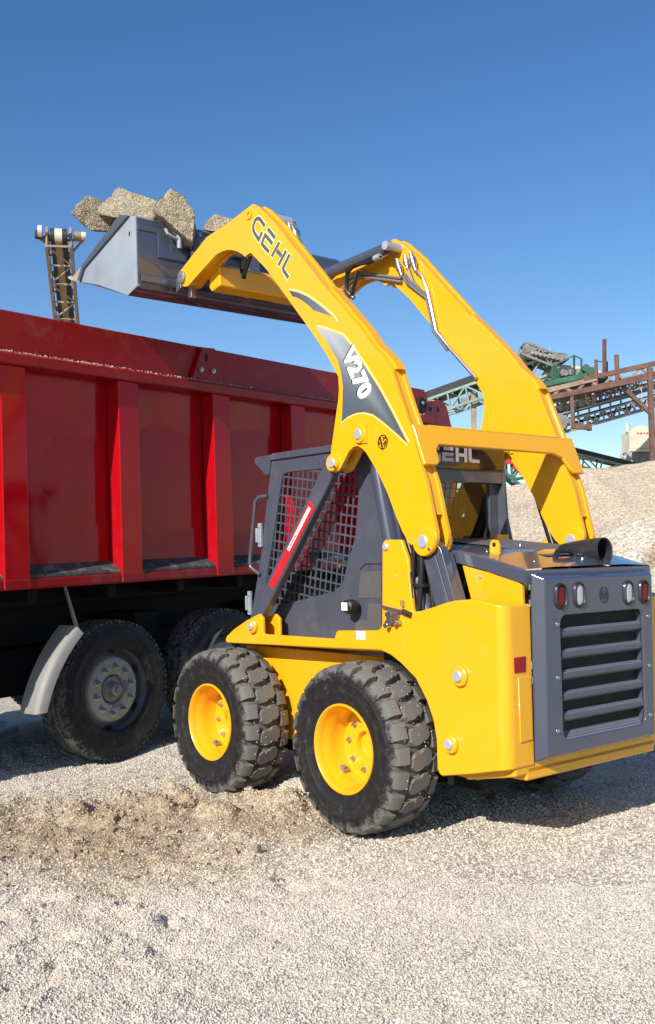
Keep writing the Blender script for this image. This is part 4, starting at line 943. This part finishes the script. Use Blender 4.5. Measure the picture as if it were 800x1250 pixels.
# tail end
b = MB().mat('truck_red_dusty'); b.box(4.0, 4.40, -.03, .06, 1.0, 2.57); b.mat('dark_void').lathe([(.0005,-.055),(.085,-.055),(.085,-.03),(.0005,-.03)], 28, (4.26,0,2.42)); b.mat('zinc').lathe([(.0005,-.07),(.022,-.07),(.022,-.055),(.0005,-.055)], 12, (4.25,0,2.44)); b.build('tail_post', body, bevel=.006)
b = MB().mat('truck_red_dusty'); b.prism([(4.30,1.0),(4.30,2.46),(4.70,2.515),(4.80,2.50),(4.86,2.45),(4.96,2.22),(5.0,1.6),(4.9,1.0)], .0, .05)
b.box(4.40,4.46,.05,2.35,.9,2.40); b.prism([(4.30,1.0),(4.30,2.46),(4.70,2.515),(4.80,2.50),(4.86,2.45),(4.96,2.22),(5.0,1.6),(4.9,1.0)], 2.30, 2.35)
b.mat('dark_void')
for x, z in ((4.50,2.40),(4.66,2.41)): b.lathe([(.0005,-.004),(.028,-.004),(.028,.002),(.0005,.002)], 14, (x,0,z))
b.build('tailgate', trk, bevel=.008)
# under frame
b = MB().mat('chassis_black')
for y in (.72, 1.55): b.box(-7.4, 4.6, y, y+.09, .32, .62)
b.box(-4.3, 4.2, .40, 2.0, .62, .78)
for x in np.arange(-4.2, 4.3, .7): b.box(x, x+.08, .08, 2.3, .66, .765)
b.box(-2.7, -1.25, .12, .62, -.02, .55); b.box(-.55, .55, .75, 1.6, -.05, .30)
b.box(2.0, 2.6, .5, 1.9, .0, .5); b.box(.45,.72,.30,.80,.30,.52)
b.build('chassis', trk, bevel=.02)
for x in (-5.9, 0, 1.17, 2.42):
    MB().mat('chassis_black').tube([(x,.1,0),(x,2.2,0)], .085, 14).build('axle', trk)
b = MB().mat('truck_red'); b.prism([(-7.5,.0),(-7.5,.9),(-7.2,2.1),(-6.9,2.35),(-5.0,2.35),(-4.9,.0),(-5.3,-.02),(-5.35,.25),(-5.6,.55),(-6.2,.55),(-6.45,.25),(-6.5,-.05)], .02, 2.36); cbk = b.build('cabin', trk, bevel=.04)  # rough cabin out of view, added to block sun running under the truck
MB().mat('dark_void').prism([(-7.1,1.2),(-6.9,2.1),(-5.6,2.1),(-5.6,1.2)], .008, .022).build('window', cbk)
# wheels
def truck_wheel(dual):
    whl = bpy.data.objects.new('wheel', None); COL.objects.link(whl); whl.parent = trk
    b = MB().mat('truck_tyre')      # outer face at -y
    half = [(.292,.115),(.300,.128),(.318,.136),(.335,.137),(.34,.1395),(.345,.137),(.37,.140),(.40,.1415),(.405,.1435),(.41,.141),(.44,.136),(.455,.130),(.468,.1275),(.470,.1305),(.474,.127),(.486,.115),(.496,.100),(.500,.085),(.501,.062),(.489,.060),(.489,.050),(.501,.048),(.502,.006),(.489,.004)]
    b.lathe([(r, -y) for r, y in half]+[(r, y) for r, y in half[::-1]], 80)
    b.mat('truck_tyre')
    for k in range(72):
        a = 2*PI*k/72
        for s in (1, -1):
            M = Matrix.Rotation(-a, 4, 'Y'); b.box(.480, .4985, min(s*.104, s*.1215), max(s*.104, s*.1215), -.013, .013, M)
    b.build('tyre', whl, ang=30)
    b = MB().mat('wheel_grey')
    n0 = [(.300,-.112),(.330,-.122),(.336,-.132),(.328,-.136),(.318,-.130),(.312,-.10),(.300,-.06)]
    if not dual:
        b.lathe(n0+[(.296,-.030),(.262,-.040),(.236,-.048)], 64)
        b.mat('wheel_pale').lathe([(.240,-.046),(.236,-.066),(.224,-.080),(.200,-.086),(.118,-.086),(.110,-.080),(.108,-.04),(.0005,-.04)], 56)
        b.mat('dark_void')
        for k in range(6):
            a = 2*PI*k/6+.45; M = Matrix.Rotation(-a, 4, 'Y')
            pts = [(.277+.018*math.cos(q)*1.0, .036*math.sin(q)) for q in np.linspace(0, 2*PI, 18)[:-1]]
            b.add([M @ Vector((u, -.045+(.277-u)*.25, v)) for u, v in pts], [list(range(17))])
        b.mat('zinc')
        for k in range(10):
            a = 2*PI*k/10+.2; c = (.168*math.cos(a), 0, .168*math.sin(a))
            b.lathe([(.0005,-.086),(.026,-.086),(.026,-.093),(.019,-.096),(.018,-.116),(.011,-.118),(.010,-.134),(.0005,-.135)], 12, c)
        b.mat('dirty_steel').lathe([(.0005,-.05),(.095,-.05),(.09,-.068),(.06,-.072),(.052,-.085),(.046,-.125),(.036,-.135),(.030,-.137),(.028,-.15),(.0005,-.152)], 28)
        b.tube([(-.02,-.075,-.13),(.02,-.10,-.125),(.06,-.105,-.12)], .009, 8); b.tube([(.098,-.10,.05),(.115,-.105,.0),(.10,-.10,-.03)], .009, 8)
    else:
        b.lathe(n0+[(.27,.02),(.22,.06),(.10,.06),(.09,-.02),(.0005,-.02)], 48)
    b.build('rim', whl, ang=35)
    return whl
w1 = truck_wheel(False); w1.location = (0, .14, 0)
w2 = truck_wheel(False); w2.location = (1.17, .14, -.0)
for x in (2.42, -5.9): c = dup(w1, trk); c.location = (x, .14, 0)
for x in (0, 1.17, 2.42, -5.9): c = dup(w1, trk); c.location = (x, 2.2, 0); c.rotation_euler = (0, 0, PI)
# mudguard, then the sunlit rim edge of the second wheel
def mudguard(cx, a0, a1, label=None):
    b = MB().mat('galvanised'); r0 = .60; vs = []; n = 22
    sec = [(-.015,-.012),(.030,-.004),(.055,.016),(.060,.05),(.060,.18),(.052,.18),(.052,.055),(.045,.024),(.026,.006),(-.013,-.002)]
    for k in range(n):
        a = R(a0+(a1-a0)*k/(n-1)); rr = r0+.12*(k/(n-1))**2
        for dr, y in sec: vs.append((cx+(rr+dr)*math.cos(a), y-.08, (rr+dr)*math.sin(a)))
    m = len(sec)
    b.add(vs, [(i*m+j, i*m+(j+1) % m, (i+1)*m+(j+1) % m, (i+1)*m+j) for i in range(n-1) for j in range(m)]+[list(range(m)), [m*(n-1)+j for j in range(m)][::-1]])
    o = b.build('mudguard', trk, ang=50)
    MB().mat('dirty_steel').prism([(cx-.42,.46),(cx-.40,.47),(cx-.505,.77),(cx-.515,.77)], -.07, -.05).build('stay', o)
    return o
mudguard(0, 131, 184)
MB().mat('galvanised').prism([(.93,.14),(1.02,.26),(1.10,.335),(1.11,.345),(1.01,.30),(.92,.17)], -.01, .0).build('sunlit_rim_strip', trk)  # pale crescent standing in for sunlight on the second wheel's rim

# ================================================================== GROUND
def ground_z(x, y):
    d = np.hypot(x, y)
    z = .030*fbm(x*.8, y*.8, 3, 21) + .040*fbm(x*3.1, y*3.1, 3, 5) + (.020+.035*np.exp(-(((x+1.2)/1.1)**2+((y-3.6)/1.3)**2)))*fbm(x*11, y*11, 3, 8)
    m = np.exp(-(((x+1.0)/1.0)**2 + ((y-5.75)/.62)**2)) + .6*np.exp(-(((x+.4)/.6)**2 + ((y-6.35)/.5)**2))
    lum = np.clip(fbm(x*8.5, y*8.5, 3, 31)+.03, 0, 1)
    z = z + np.clip(m, 0, 1)*(.035 + .26*lum)
    pit = np.clip(fbm(x*9, y*9, 2, 61)-.07, 0, 1)*np.clip(.35+2.2*fbm(x*.9, y*.9, 2, 62) + .8*np.exp(-(((x+1.0)/.9)**2+((y-3.7)/.9)**2)), 0, 1.2); z = z - .16*pit
    # flat where the wheels stand
    for wx, wy, zz, rr in WH: 
        k = np.exp(-(((x-wx)**2+(y-wy)**2)/rr**2)); z = z*(1-k)+zz*k
    z = z - .05*np.clip((y-6.3)/3, 0, 1)*(np.clip((-x-1.0)/1.0, 0, 1))
    z = z - .028*(1-np.zeros_like(z))
    z = np.where(d > 60, z*.2, z)
    return z
WH = []
for X_, Y_ in ((0,.70),(1.246,.70),(0,-.70),(1.246,-.70)):
    p = LW @ Vector((X_, Y_, 0)); WH.append((p.x, p.y, -.028, .22))
for s_ in (0, 1.17, 2.42):
    for dn in (.14, 2.2):
        p = trk.matrix_world @ Vector((s_, dn, -.5)); WH.append((p.x, p.y, p.z+.012, .30))
def brown_mask(x, y):
    m = np.exp(-(((x+1.4)/1.35)**2 + ((y-5.45)/.85)**2))*1.25 + .6*np.exp(-(((x+.25)/.8)**2 + ((y-5.7)/.4)**2)) + .35*np.exp(-(((x-1.6)/.8)**2 + ((y-4.55)/.5)**2))
    return np.clip(m*1.0 + 1.15*fbm(x*2.2, y*2.2, 5, 41) - .22, 0, 1)
rr = [0.3]; 
while rr[-1] < 3000:
    d = rr[-1]; rr.append(d*(1.06 if d < 2.4 else 1.0042 if d < 9 else 1.02 if d < 60 else 1.12))
rr = np.array(rr)
th = np.concatenate([np.linspace(-180, -34, 60, endpoint=False), np.linspace(-34, 34, 420, endpoint=False), np.linspace(34, 180, 60, endpoint=False)])*PI/180
TT, RR_ = np.meshgrid(th, rr, indexing='ij'); gx = RR_*np.sin(TT); gy = RR_*np.cos(TT); gz = ground_z(gx, gy)
nT, nR = TT.shape; V = np.stack([gx, gy, gz], -1).reshape(-1, 3)
I, Jj = np.meshgrid(np.arange(nT), np.arange(nR-1), indexing='ij'); I2 = (I+1) % nT
F = np.stack([I*nR+Jj, I*nR+Jj+1, I2*nR+Jj+1, I2*nR+Jj], -1).reshape(-1, 4)
bmk = brown_mask(V[:, 0], V[:, 1])[:, None]
gcol = np.array([.60,.55,.465])[None]*(1-bmk) + np.array([.40,.315,.215])[None]*bmk
gcol = gcol*(1+.35*fbm(V[:, 0]*1.5, V[:, 1]*1.5, 4, 51)+.35*fbm(V[:, 0]*9, V[:, 1]*9, 3, 52))[:, None]
g = np_mesh('ground', V, F, ['ground_gravel'], gcol); g['kind'] = 'structure'
# pebbles
def scatter(n, d0, d1, ang, smin, smax, seed, ico):
    q = np.random.default_rng(seed); t = q.uniform(-ang, ang, n)*PI/180; d = np.sqrt(q.uniform(d0*d0, d1*d1, n)); x = d*np.sin(t); y = d*np.cos(t)
    br = brown_mask(x, y); keep = (q.uniform(0, 1, n) > br*.55) & (q.uniform(0, 1, n) < np.clip((39-np.abs(t)*180/PI)/13, 0, 1)) & (q.uniform(0, 1, n) < np.clip((8.6-d)/1.6, 0, 1))
    x, y, br = x[keep], y[keep], br[keep]; n = len(x); S = smin + (smax-smin)*q.beta(1.2, 4.5, n); z = ground_z(x, y) + S*q.uniform(-.1, .45, n)
    base = np.array([[.66,.61,.525],[.60,.55,.465],[.70,.66,.59],[.55,.485,.385],[.50,.465,.405],[.62,.56,.455]])[q.choice(6, n, p=[.34,.22,.16,.12,.06,.10])]
    col = base*q.uniform(.75, 1.12, (n, 1)); col = col*(1-.5*br[:, None]) + np.array([.46,.36,.24])[None]*.5*br[:, None]
    return np.stack([x, y, z], -1), S, col
P1, S1_, C1 = scatter(175000, 2.75, 4.6, 39, .0022, .0092, 71, True)
P2, S2_, C2 = scatter(150000, 4.6, 8.6, 39, .003, .0105, 72, True)
o = pebble_cloud(P1, S1_, C1, 'gravel_stones', 73); tag(o, 'loose pale gravel stones covering the yard in the foreground', 'gravel', kind='stuff')
o = pebble_cloud(P2, S2_, C2, 'gravel_stones', 74, ico=False); tag(o, 'loose gravel stones spread around the wheels of the loader', 'gravel', kind='stuff')
# caked clods
q = np.random.default_rng(77); n = 420
cx_ = q.normal(-1.15, .75, n); cy_ = q.normal(5.35, .50, n); ex_ = q.uniform(-2.2, -.6, 16); ey_ = q.uniform(3.6, 5.2, 16)
cx_ = np.concatenate([cx_, ex_]); cy_ = np.concatenate([cy_, ey_]); S = .006+.022*q.beta(1, 5, len(cx_)); k = cx_ < 1
P = np.stack([cx_, cy_, ground_z(cx_, cy_)+S*.35], -1); col = np.array([.34,.26,.175])[None]*q.uniform(.7, 1.25, (len(P), 1))
o = pebble_cloud(P, S, col, 'earth_clods', 78, ico=False); tag(o, 'brown caked clods scattered on the gravel beside the truck', 'clods', kind='stuff')
tf = in_loader(pebble_cloud(*(lambda q, n: (lambda a, y, X0: (np.stack([X0+.438*np.sin(a), y, .40+.438*np.cos(a)], -1), q.uniform(.002, .0055, n), np.array([.42,.38,.32])[None]*q.uniform(.7, 1.2, (n, 1))))(q.uniform(-2.4, -.2, n), q.uniform(.58, .82, n), np.where(q.uniform(size=n) > .5, 0, 1.246)))(np.random.default_rng(80), 150), 'tread_grit', 81)); tag(tf, 'bits of grit stuck in the treads of the loader tyres', 'grit', kind='stuff')

# ================================================================== GRAVEL STOCKPILES
def heap(name, ridge, depth0, toe, label, colr, seed, rill=0, back=14.0):
    # ridge: list of (world x, z) along the crest at distance depth0; front slope runs down to distance toe
    X = np.array([p[0] for p in ridge]); Zr = np.array([p[1] for p in ridge]); nx, ny = 220, 130
    xs = np.linspace(X[0], X[-1], nx); zr = np.interp(xs, X, Zr); t = np.concatenate([np.linspace(0, 1, 90), 1+np.linspace(0, 1, 41)[1:]])
    A, T = np.meshgrid(xs, t, indexing='ij'); Zc = np.repeat(zr[:, None], len(t), 1)
    sl = np.where(T <= 1, T, 1-(T-1)); 
    y = np.where(T <= 1, toe+(depth0-toe)*T, depth0+(T-1)*back)
    y = y + 1.2*fbm(A*.25, T*2.0, 3, seed)*(1-np.abs(T-1))
    z = Zc*(sl**.92) + .05*Zc*fbm(A*.5, T*5, 4, seed+3)*np.minimum(1, sl*4)
    z = z + .012*Zc*fbm(A*3.0, T*26, 4, seed+5)*np.minimum(1, sl*4) - .12
    if rill: z = z - rill*np.clip((T-.22)/.25, 0, 1)*np.exp(-(((T-(.43+.21*(A-4.6)+.16*fbm(A*1.6, T*9, 3, 91)))/.05)**2))
    V = np.stack([A, y, z], -1).reshape(-1, 3); m = len(t)
    F = [(i*m+j, (i+1)*m+j, (i+1)*m+j+1, i*m+j+1) for i in range(nx-1) for j in range(m-1)]
    v1 = fbm(V[:, 0]*.35, V[:, 2]*1.1, 5, seed+11); v2 = fbm(V[:, 0]*2.4, V[:, 2]*3.2, 4, seed+13)
    c = np.array(colr)[None]*(1+.5*v1+.14*v2)[:, None]; br = np.clip(v1*3-.25, 0, 1)[:, None]*.55; c = c*(1-br)+np.array([.33,.245,.155])[None]*br
    if rill: bb = np.exp(-(((T.reshape(-1)-(.43+.21*(A.reshape(-1)-4.6)+.16*fbm(A.reshape(-1)*1.6, T.reshape(-1)*9, 3, 91)))/.055)**2))[:, None]*.8; c = c*(1-bb)+np.array([.27,.20,.13])[None]*bb
    o = np_mesh(name, V, F, ['heap_sand'], c); return tag(o, label, 'gravel heap')
def rdg(pts, d):
    out = []
    for px, py in pts: q = far(px, py, d); out.append((q.x, q.z))
    return out
heap('gravel_stockpile', rdg([(60,690),(330,650),(480,632),(560,610),(592,596),(612,591),(640,584),(690,573),(715,566),(735,566),(760,561),(800,556),(900,540),(1050,560),(1250,690)], 36), 36, 25, 'large tan gravel stockpile rising behind the loader below the conveyors', (.56,.465,.35), 3)
heap('gravel_stockpile', rdg([(640,700),(680,682),(715,660),(745,640),(770,628),(800,619),(860,600),(950,590),(1100,640),(1250,700)], 21), 21, 14.5, 'nearer pale gravel heap with a brown washed out gully at the right edge', (.58,.515,.42), 17, rill=.22, back=7)

# ================================================================== CONVEYORS AND SCREENING PLANT
def truss(b, p0, p1, w, h, bay, r, sides=(1, -1), bottom=True, up=Vector((0,0,1)), top=True):
    p0 = Vector(p0); p1 = Vector(p1); d = (p1-p0); L = d.length; d.normalize(); x = d.cross(up).normalized(); y = x.cross(d); n = max(2, int(L/bay))
    c = {}
    for s in (1, -1):
        for k in (0, 1):
            a = p0+x*(s*w/2)-y*(h*k); b.beam(a, a+d*L, r*1.3); c[(s, k)] = a
    for s in sides:
        for i in range(n):
            t0 = L*i/n; t1 = L*(i+1)/n; a = c[(s,0)]; e = c[(s,1)]
            b.beam(a+d*t0, e+d*t0, r*.9); b.beam((a if i % 2 else e)+d*t0, (e if i % 2 else a)+d*t1, r*.8)
    for i in range(n+1):
        t = L*i/n
        for k in ((0, 1) if bottom else (0,)):
            b.beam(c[(1,k)]+d*t, c[(-1,k)]+d*t, r*.9)
            if i < n: b.beam(c[(1 if i % 2 else -1,k)]+d*t, c[(-1 if i % 2 else 1,k)]+d*(t+L/n), r*.7)
    return d, x, y, L
def belt(b, p0, p1, w, th, lift):
    p0 = Vector(p0); p1 = Vector(p1); d = (p1-p0).normalized(); x = d.cross(Vector((0,0,1))).normalized(); y = x.cross(d)
    b.beam(p0+y*lift, p1+y*lift, w, th)
# left conveyor, rising towards the truck
hd_ = far(72, 284, 40); ft = far(113, 700, 66); ft.z = .4
lc = empty('conveyor', Vector((ft.x, ft.y, 0)), 'tall rusty conveyor end with a pale head drum rising behind the red truck', 'conveyor')
def at(root, b, name, **k): 
    for i, v in enumerate(b.v): b.v[i] = tuple(Vector(v)-root.location)
    return b.build(name, root, **k)
b = MB().mat('rust_tan'); D, Xx, Yy, L_ = truss(b, hd_+Vector((0,0,-.12)), ft, .92, .55, 1.05, .075); fm = at(lc, b, 'truss_frame', smooth=False)
b = MB().mat('belt_black'); b.beam(hd_+Yy*.02, ft+Yy*.02, .60, .10, up=Yy); b.beam(hd_-Yy*.42, ft-Yy*.42, .60, .05, up=Yy); b.mat('rust_tan').beam(hd_-Yy*.452, ft-Yy*.452, .26, .012, up=Yy)
at(lc, b, 'belt', smooth=False)
b = MB().mat('belt_black'); b.tube([hd_-Xx*.31-D*.02-Yy*.18, hd_+Xx*.31-D*.02-Yy*.18], .27, 24); b.mat('cream').tube([hd_-Xx*.14-D*.02-Yy*.18, hd_+Xx*.14-D*.02-Yy*.18], .275, 24); at(lc, b, 'head_drum')
b = MB().mat('rust_tan')
for s in (1, -1): b.beam(hd_+Xx*(s*.44)-D*.15, hd_+Xx*(s*.44)+D*.9, .09, .3, up=Yy)
b.beam(hd_+Xx*.95+D*.38, hd_-Xx*.75+D*.42, .08, .08); b.beam(hd_+Xx*.95+D*.30, hd_+Xx*.42+D*1.1, .07, .07); b.beam(hd_-Xx*.7+D*.38, hd_-Xx*.42+D*.8, .07, .07)
at(lc, b, 'head_frame', smooth=False)
side = 1 if Xx.x > 0 else -1
b = MB().mat('rust_tan').tube([hd_+Xx*(side*.55)+D*.12, hd_+Xx*(side*.85)+D*.12], .15, 16); b.mat('cream').tube([hd_+Xx*(side*.85)+D*.12, hd_+Xx*(side*1.02)+D*.12], .15, 16); at(lc, b, 'motor')
b = MB().mat('cream').tube([hd_-Xx*(side*.62)-D*.05, hd_-Xx*(side*.78)-D*.05], .22, 18); b.mat('belt_black').tube([hd_-Xx*(side*.78)+D*.15, hd_-Xx*(side*.9)+D*.15], .17, 16); b.mat('rust_brown').beam(hd_-Xx*(side*.3)+D*.3, hd_-Xx*(side*.85)+D*.3, .12, .12); at(lc, b, 'gearbox')

# upper conveyor of the screening plant
DP = 46
a0, a1 = far(430, 524, DP+6), far(668, 440, DP)
uc = empty('conveyor', Vector((a0.x, a0.y, 0)), 'long dark belt conveyor on a pale green truss climbing behind the arms to the plant', 'conveyor')
b = MB().mat('pale_green'); truss(b, a0, a1, 1.0, .78, .95, .085); at(uc, b, 'truss_frame', smooth=False)
b = MB().mat('belt_black'); belt(b, a0, a1, 1.05, .34, .22); at(uc, b, 'belt', smooth=False)
for k in range(14): b = MB().mat('grey_lattice'); p = a0.lerp(a1, k/13.); b.beam(p+Vector((0,-.56,-.05)), p+Vector((0,-.56,.40)), .07, .07); at(uc, b, 'idler_bracket', smooth=False)
b = MB().mat('plant_grey'); h0, h1 = far(636, 420, DP), far(664, 436, DP)
truss(b, far(639, 421, DP), far(690, 441, DP), 1.2, .55, .6, .07); b.tube([h0.lerp(h1, .3)+Vector((0,-.6,-.25)), h0.lerp(h1, .3)+Vector((0,.6,-.25))], .28, 14); b.box(far(662,437,DP).x, far(689,437,DP).x, DP-1.0, DP+.4, far(662,442,DP).z, far(662,436,DP).z)
b.mat('belt_black').beam(far(655,434,DP), far(688,436,DP), 1.0, .14); b.mat('plant_grey')
for k in range(8): p = far(646+5*k, 434+1.2*k, DP); b.tube([p+Vector((0,-.75,0)), p+Vector((0,-.60,-.05))], .09, 10)
at(uc, b, 'drive_head', smooth=False)
b = MB().mat('rust_tan'); p = far(578, 478, DP+2); b.beam(p, Vector((p.x, p.y, 0)), .22, .22); b.beam(far(563, 489, DP+2), far(581, 489, DP+2), .18, .22); at(uc, b, 'support_post', smooth=False)

# screening plant
spn = far(700, 470, DP); sp_ = empty('screening_plant', Vector((spn.x, spn.y, 0)), 'cream and green screening plant with a grey hopper under the conveyor head', 'screening plant')
X0, X1 = far(674, 450, DP).x, far(736, 450, DP).x; zt, zb = far(700, 444, DP).z, far(700, 461, DP).z
b = MB().mat('cream'); b.prism([(X0, zb), (X0, zt+.05), (X1-.6, zt-.15), (X1, zt-.35), (X1, zb+.1)], DP-.2, DP+1.4); at(sp_, b, 'screen_box', bevel=.04)
b = MB().mat('green_steel')
b.beam(far(664, 470, DP-.9), far(716, 459, DP-.9), .5, .22); b.beam(far(712, 448, DP-.9), far(742, 470, DP-.9), .3, .32)
for px, t, bt in ((677,446,463),(680,452,463),(701,434,461),(710,438,460),(728,441,458),(741,441,468)): p = far(px, bt, DP-.95); b.beam(p, far(px, t, DP-.95), .07 if px > 690 else .24, .07)
b.beam(far(674, 447, DP-.95), far(701, 434, DP-.95), .05, .05); b.beam(far(701, 434, DP-.95), far(710, 438, DP-.95), .05, .05); b.beam(far(728, 441, DP-.95), far(741, 442, DP-.95), .05, .05)
for k in range(5): b.tube([far(677+0.9*k, 452, DP-.9), far(677+.9*k, 463, DP-.9)], .06, 8)
at(sp_, b, 'platform', smooth=False)
b = MB().mat('plant_grey')
for px, py in ((690,456),(703,455),(716,456)): b.tube([far(px, py, DP-.8)+Vector((0,-.1,0)), far(px, py, DP-.8)+Vector((0,.5,0))], .11, 14)
for k in range(9): p = far(686+5*k, 459-.6*k, DP-.7); b.tube([p, p+Vector((.05,.0,.22))], .11, 8)
at(sp_, b, 'vibrator')
b = MB().mat('plant_grey'); zh = far(700, 465, DP).z; zl = far(700, 503, DP).z
b.prism([(X0-.9, zh-.35), (X1+.1, zh+.20), (X1-.25, zl+.75), (X1-.9, zl+.25), (X0+.2, zl-.2), (X0-.9, zl+.15)], DP-.5, DP+1.5)
b.mat('dark_void').prism([(X0-.7, zh-1.15), (X1-.6, zh-.62), (X1-.6, zh-.82), (X0-.7, zh-1.30)], DP-.52, DP-.49)
b.mat('cream')
for k in range(7): 
    p = far(676+8*k, 488-2.0*k, DP-.55); b.box(p.x, p.x+.16, DP-.62, DP-.52, p.z-.55, p.z-.1)
b.mat('grey_lattice').prism([(X0+.2,zl+.3),(X0+1.6,zl+.65),(X0+1.6,zl+.35),(X0+.2,zl)], DP-.6, DP-.51)
at(sp_, b, 'hopper', smooth=False)
# brown steel gantry
DG = DP-1.4
gt = empty('steel_gantry', Vector((far(795, 500, DG).x, DG, 0)), 'rust brown steel gantry with tall stub posts crossing in front of the plant', 'gantry')
b = MB().mat('rust_brown')
def bm2(p, q, w): b.beam(far(*p, DG), far(*q, DG), w, w)
bm2((668,486),(830,453),.22); bm2((712,463),(830,437),.20); bm2((725,472),(830,449),.12)
at(gt, b, 'girder', smooth=False); b = MB().mat('rust_tan')
pts = [(672,486),(686,472),(702,480),(718,463),(734,474),(750,455),(766,466),(782,449),(798,460),(815,442)]
for p, q in zip(pts, pts[1:]): bm2(p, q, .10)
bm2((664,478),(728,462),.2)
at(gt, b, 'lattice', smooth=False)
for a, c, wd in (((727.5,439),(729,475),.12),((738,414),(738,457),.13),((752.5,433),(754,470),.17),((698.5,482),(700,522),.15)):
    b = MB().mat('rust_brown'); bm2(a, c, wd); at(gt, b, 'stub_post', smooth=False)
b = MB().mat('rust_brown'); bm2((698,520),(721,522),.22); bm2((719,515),(720,526),.14); at(gt, b, 'bracket', smooth=False)
b = MB().mat('rust_brown'); p = far(793.5, 449, DG-.1); b.beam(p, Vector((p.x, p.y, 0)), .22, .22); bm2((765,477),(794,504),.17); at(gt, b, 'column', smooth=False)
# lower lattice conveyor
DL = DP-.4
l0, l1 = far(676, 517, DL), far(860, 466, DL+5)
lo = empty('conveyor', Vector((l0.x, l0.y, 0)), 'lower pale lattice conveyor hanging below the brown gantry', 'conveyor')
b = MB().mat('grey_lattice'); truss(b, l0, l1, 1.0, .50, .5, .06); at(lo, b, 'truss_frame', smooth=False)
b = MB().mat('belt_black'); belt(b, l0, l1, .95, .16, .38); belt(b, l0, l1, .9, .06, -.22); at(lo, b, 'belt', smooth=False)
for k in range(16): b = MB().mat('grey_lattice'); p = l0.lerp(l1, k/15.); b.beam(p+Vector((0,-.52,.0)), p+Vector((0,-.52,.62)), .07, .07); at(lo, b, 'idler_bracket', smooth=False)
b = MB().mat('plant_grey'); b.tube([l0+Vector((.1,-.6,.0)), l0+Vector((.1,.6,.0))], .38, 16); at(lo, b, 'tail_drum')
w0_, w1_ = far(672, 494, DP-.3), far(775, 466, DP-.3)
b = MB().mat('plant_grey'); truss(b, w0_, w1_, .9, .55, .42, .06); at(sp_, b, 'walkway', smooth=False)
b = MB().mat('rust_tan'); truss(b, far(684, 480, DP-.2), far(800, 455, DP-.2), .9, .45, .5, .06); at(sp_, b, 'feed_frame', smooth=False)
# silo
DS = 52
c = far(781, 560, DS); si = empty('silo', Vector((c.x, c.y, 0)), 'pale cream silo tank on splayed legs at the far right above the heap', 'silo')
b = MB().mat('cream'); xa, xb = far(765, 540, DS).x, far(797, 540, DS).x; zt, zb = far(781, 528, DS).z, far(781, 549, DS).z
arch = [(xa, zb), (xa, zt)] + [(xa+(xb-xa)*k/10, zt+.30*math.sin(PI*k/10)) for k in range(1, 10)] + [(xb, zt), (xb, zb)]
b.prism(arch, DS-.7, DS+.7); b.box(xa-.06, xb+.06, DS-.76, DS+.76, zb-.14, zb-.003); b.tube([(xa+.0, DS-.4, zt), (xa+.0, DS-.4, zt+.45)], .12, 10)
tank = at(si, b, 'tank', bevel=.04)
b = MB().mat('red_label'); 
for k in range(5): b.box(xa+.38+.16*k-si.location.x, xa+.47+.16*k-si.location.x, DS-.712-si.location.y, DS-.703-si.location.y, zt-.13-.02*(k % 2), zt-.06)
b.build('faded_marking', tank, smooth=False)
b = MB().mat('plant_grey'); zl = 0
b.prism([(xa+.30, zb-.14), (xb-.1, zb-.14), (xb-.35, zb-.75), (xa+.6, zb-.75)], DS-.5, DS+.5); at(si, b, 'outlet_cone')
for sx, sy in ((xa, -1), (xb, -1), (xa, 1), (xb, 1)):
    b = MB().mat('grey_lattice'); b.beam((sx, DS+.6*sy, zb-.10), (sx+(-.55 if sx == xa else .55), DS+.7*sy, 0), .20, .20); at(si, b, 'leg', smooth=False)
# low conveyor along the skyline of the heap
DC = 50
k0, k1 = far(690, 552, DC), far(775, 573, DC)
kc = empty('conveyor', Vector((k0.x, k0.y, 0)), 'low conveyor with a sagging belt and handrails just above the heap', 'conveyor')
b = MB().mat('pale_green'); truss(b, k0, k1, .9, .55, .7, .07); at(kc, b, 'truss_frame', smooth=False)
b = MB().mat('belt_black'); belt(b, k0, k1, .9, .22, .16); at(kc, b, 'belt', smooth=False)
b = MB().mat('grey_lattice'); b.prism([(far(700,554,DC).x, far(700,556,DC).z), (far(708,553,DC).x, far(708,554,DC).z), (far(722,557,DC).x, far(722,557,DC).z), (far(726,562,DC).x, far(726,562.5,DC).z)], DC-.4, DC+.4)
at(kc, b, 'belt_cover', smooth=False)
for xa_, xb_, py in ((726,738,556),(752,764,560)):
    b = MB().mat('grey_lattice')
    for px in (xa_, xb_): b.beam(far(px, py, DC-.4), far(px, py+8, DC-.4), .04, .04)
    b.beam(far(xa_, py, DC-.4), far(xb_, py, DC-.4), .04, .04); at(kc, b, 'handrail', smooth=False)
# machine seen through the gap between cab and arm
DM = 44
m0, m1 = far(606, 556, DM), far(650, 592, DM); m0, m1 = Vector((m0.x, m0.y, m0.z)), Vector((m1.x, m1.y, m1.z))
mc = empty('conveyor', Vector((m1.x, m1.y, 0)), 'green and red conveyor frame glimpsed between the cab and the right arm', 'conveyor')
b = MB().mat('green_steel'); truss(b, m0+Vector((0,0,.35)), m1+Vector((0,0,.35)), 1.0, .7, .6, .10); at(mc, b, 'truss_frame', smooth=False)
b = MB().mat('grey_lattice'); belt(b, m0, m1, .9, .18, .52); at(mc, b, 'belt', smooth=False)
b = MB().mat('red_label')
for t in (.30, .48, .66): p = m0.lerp(m1, t); b.box(p.x-.14, p.x+.14, p.y-.7, p.y-.55, p.z-.05, p.z+.25)
at(mc, b, 'motor_guard')
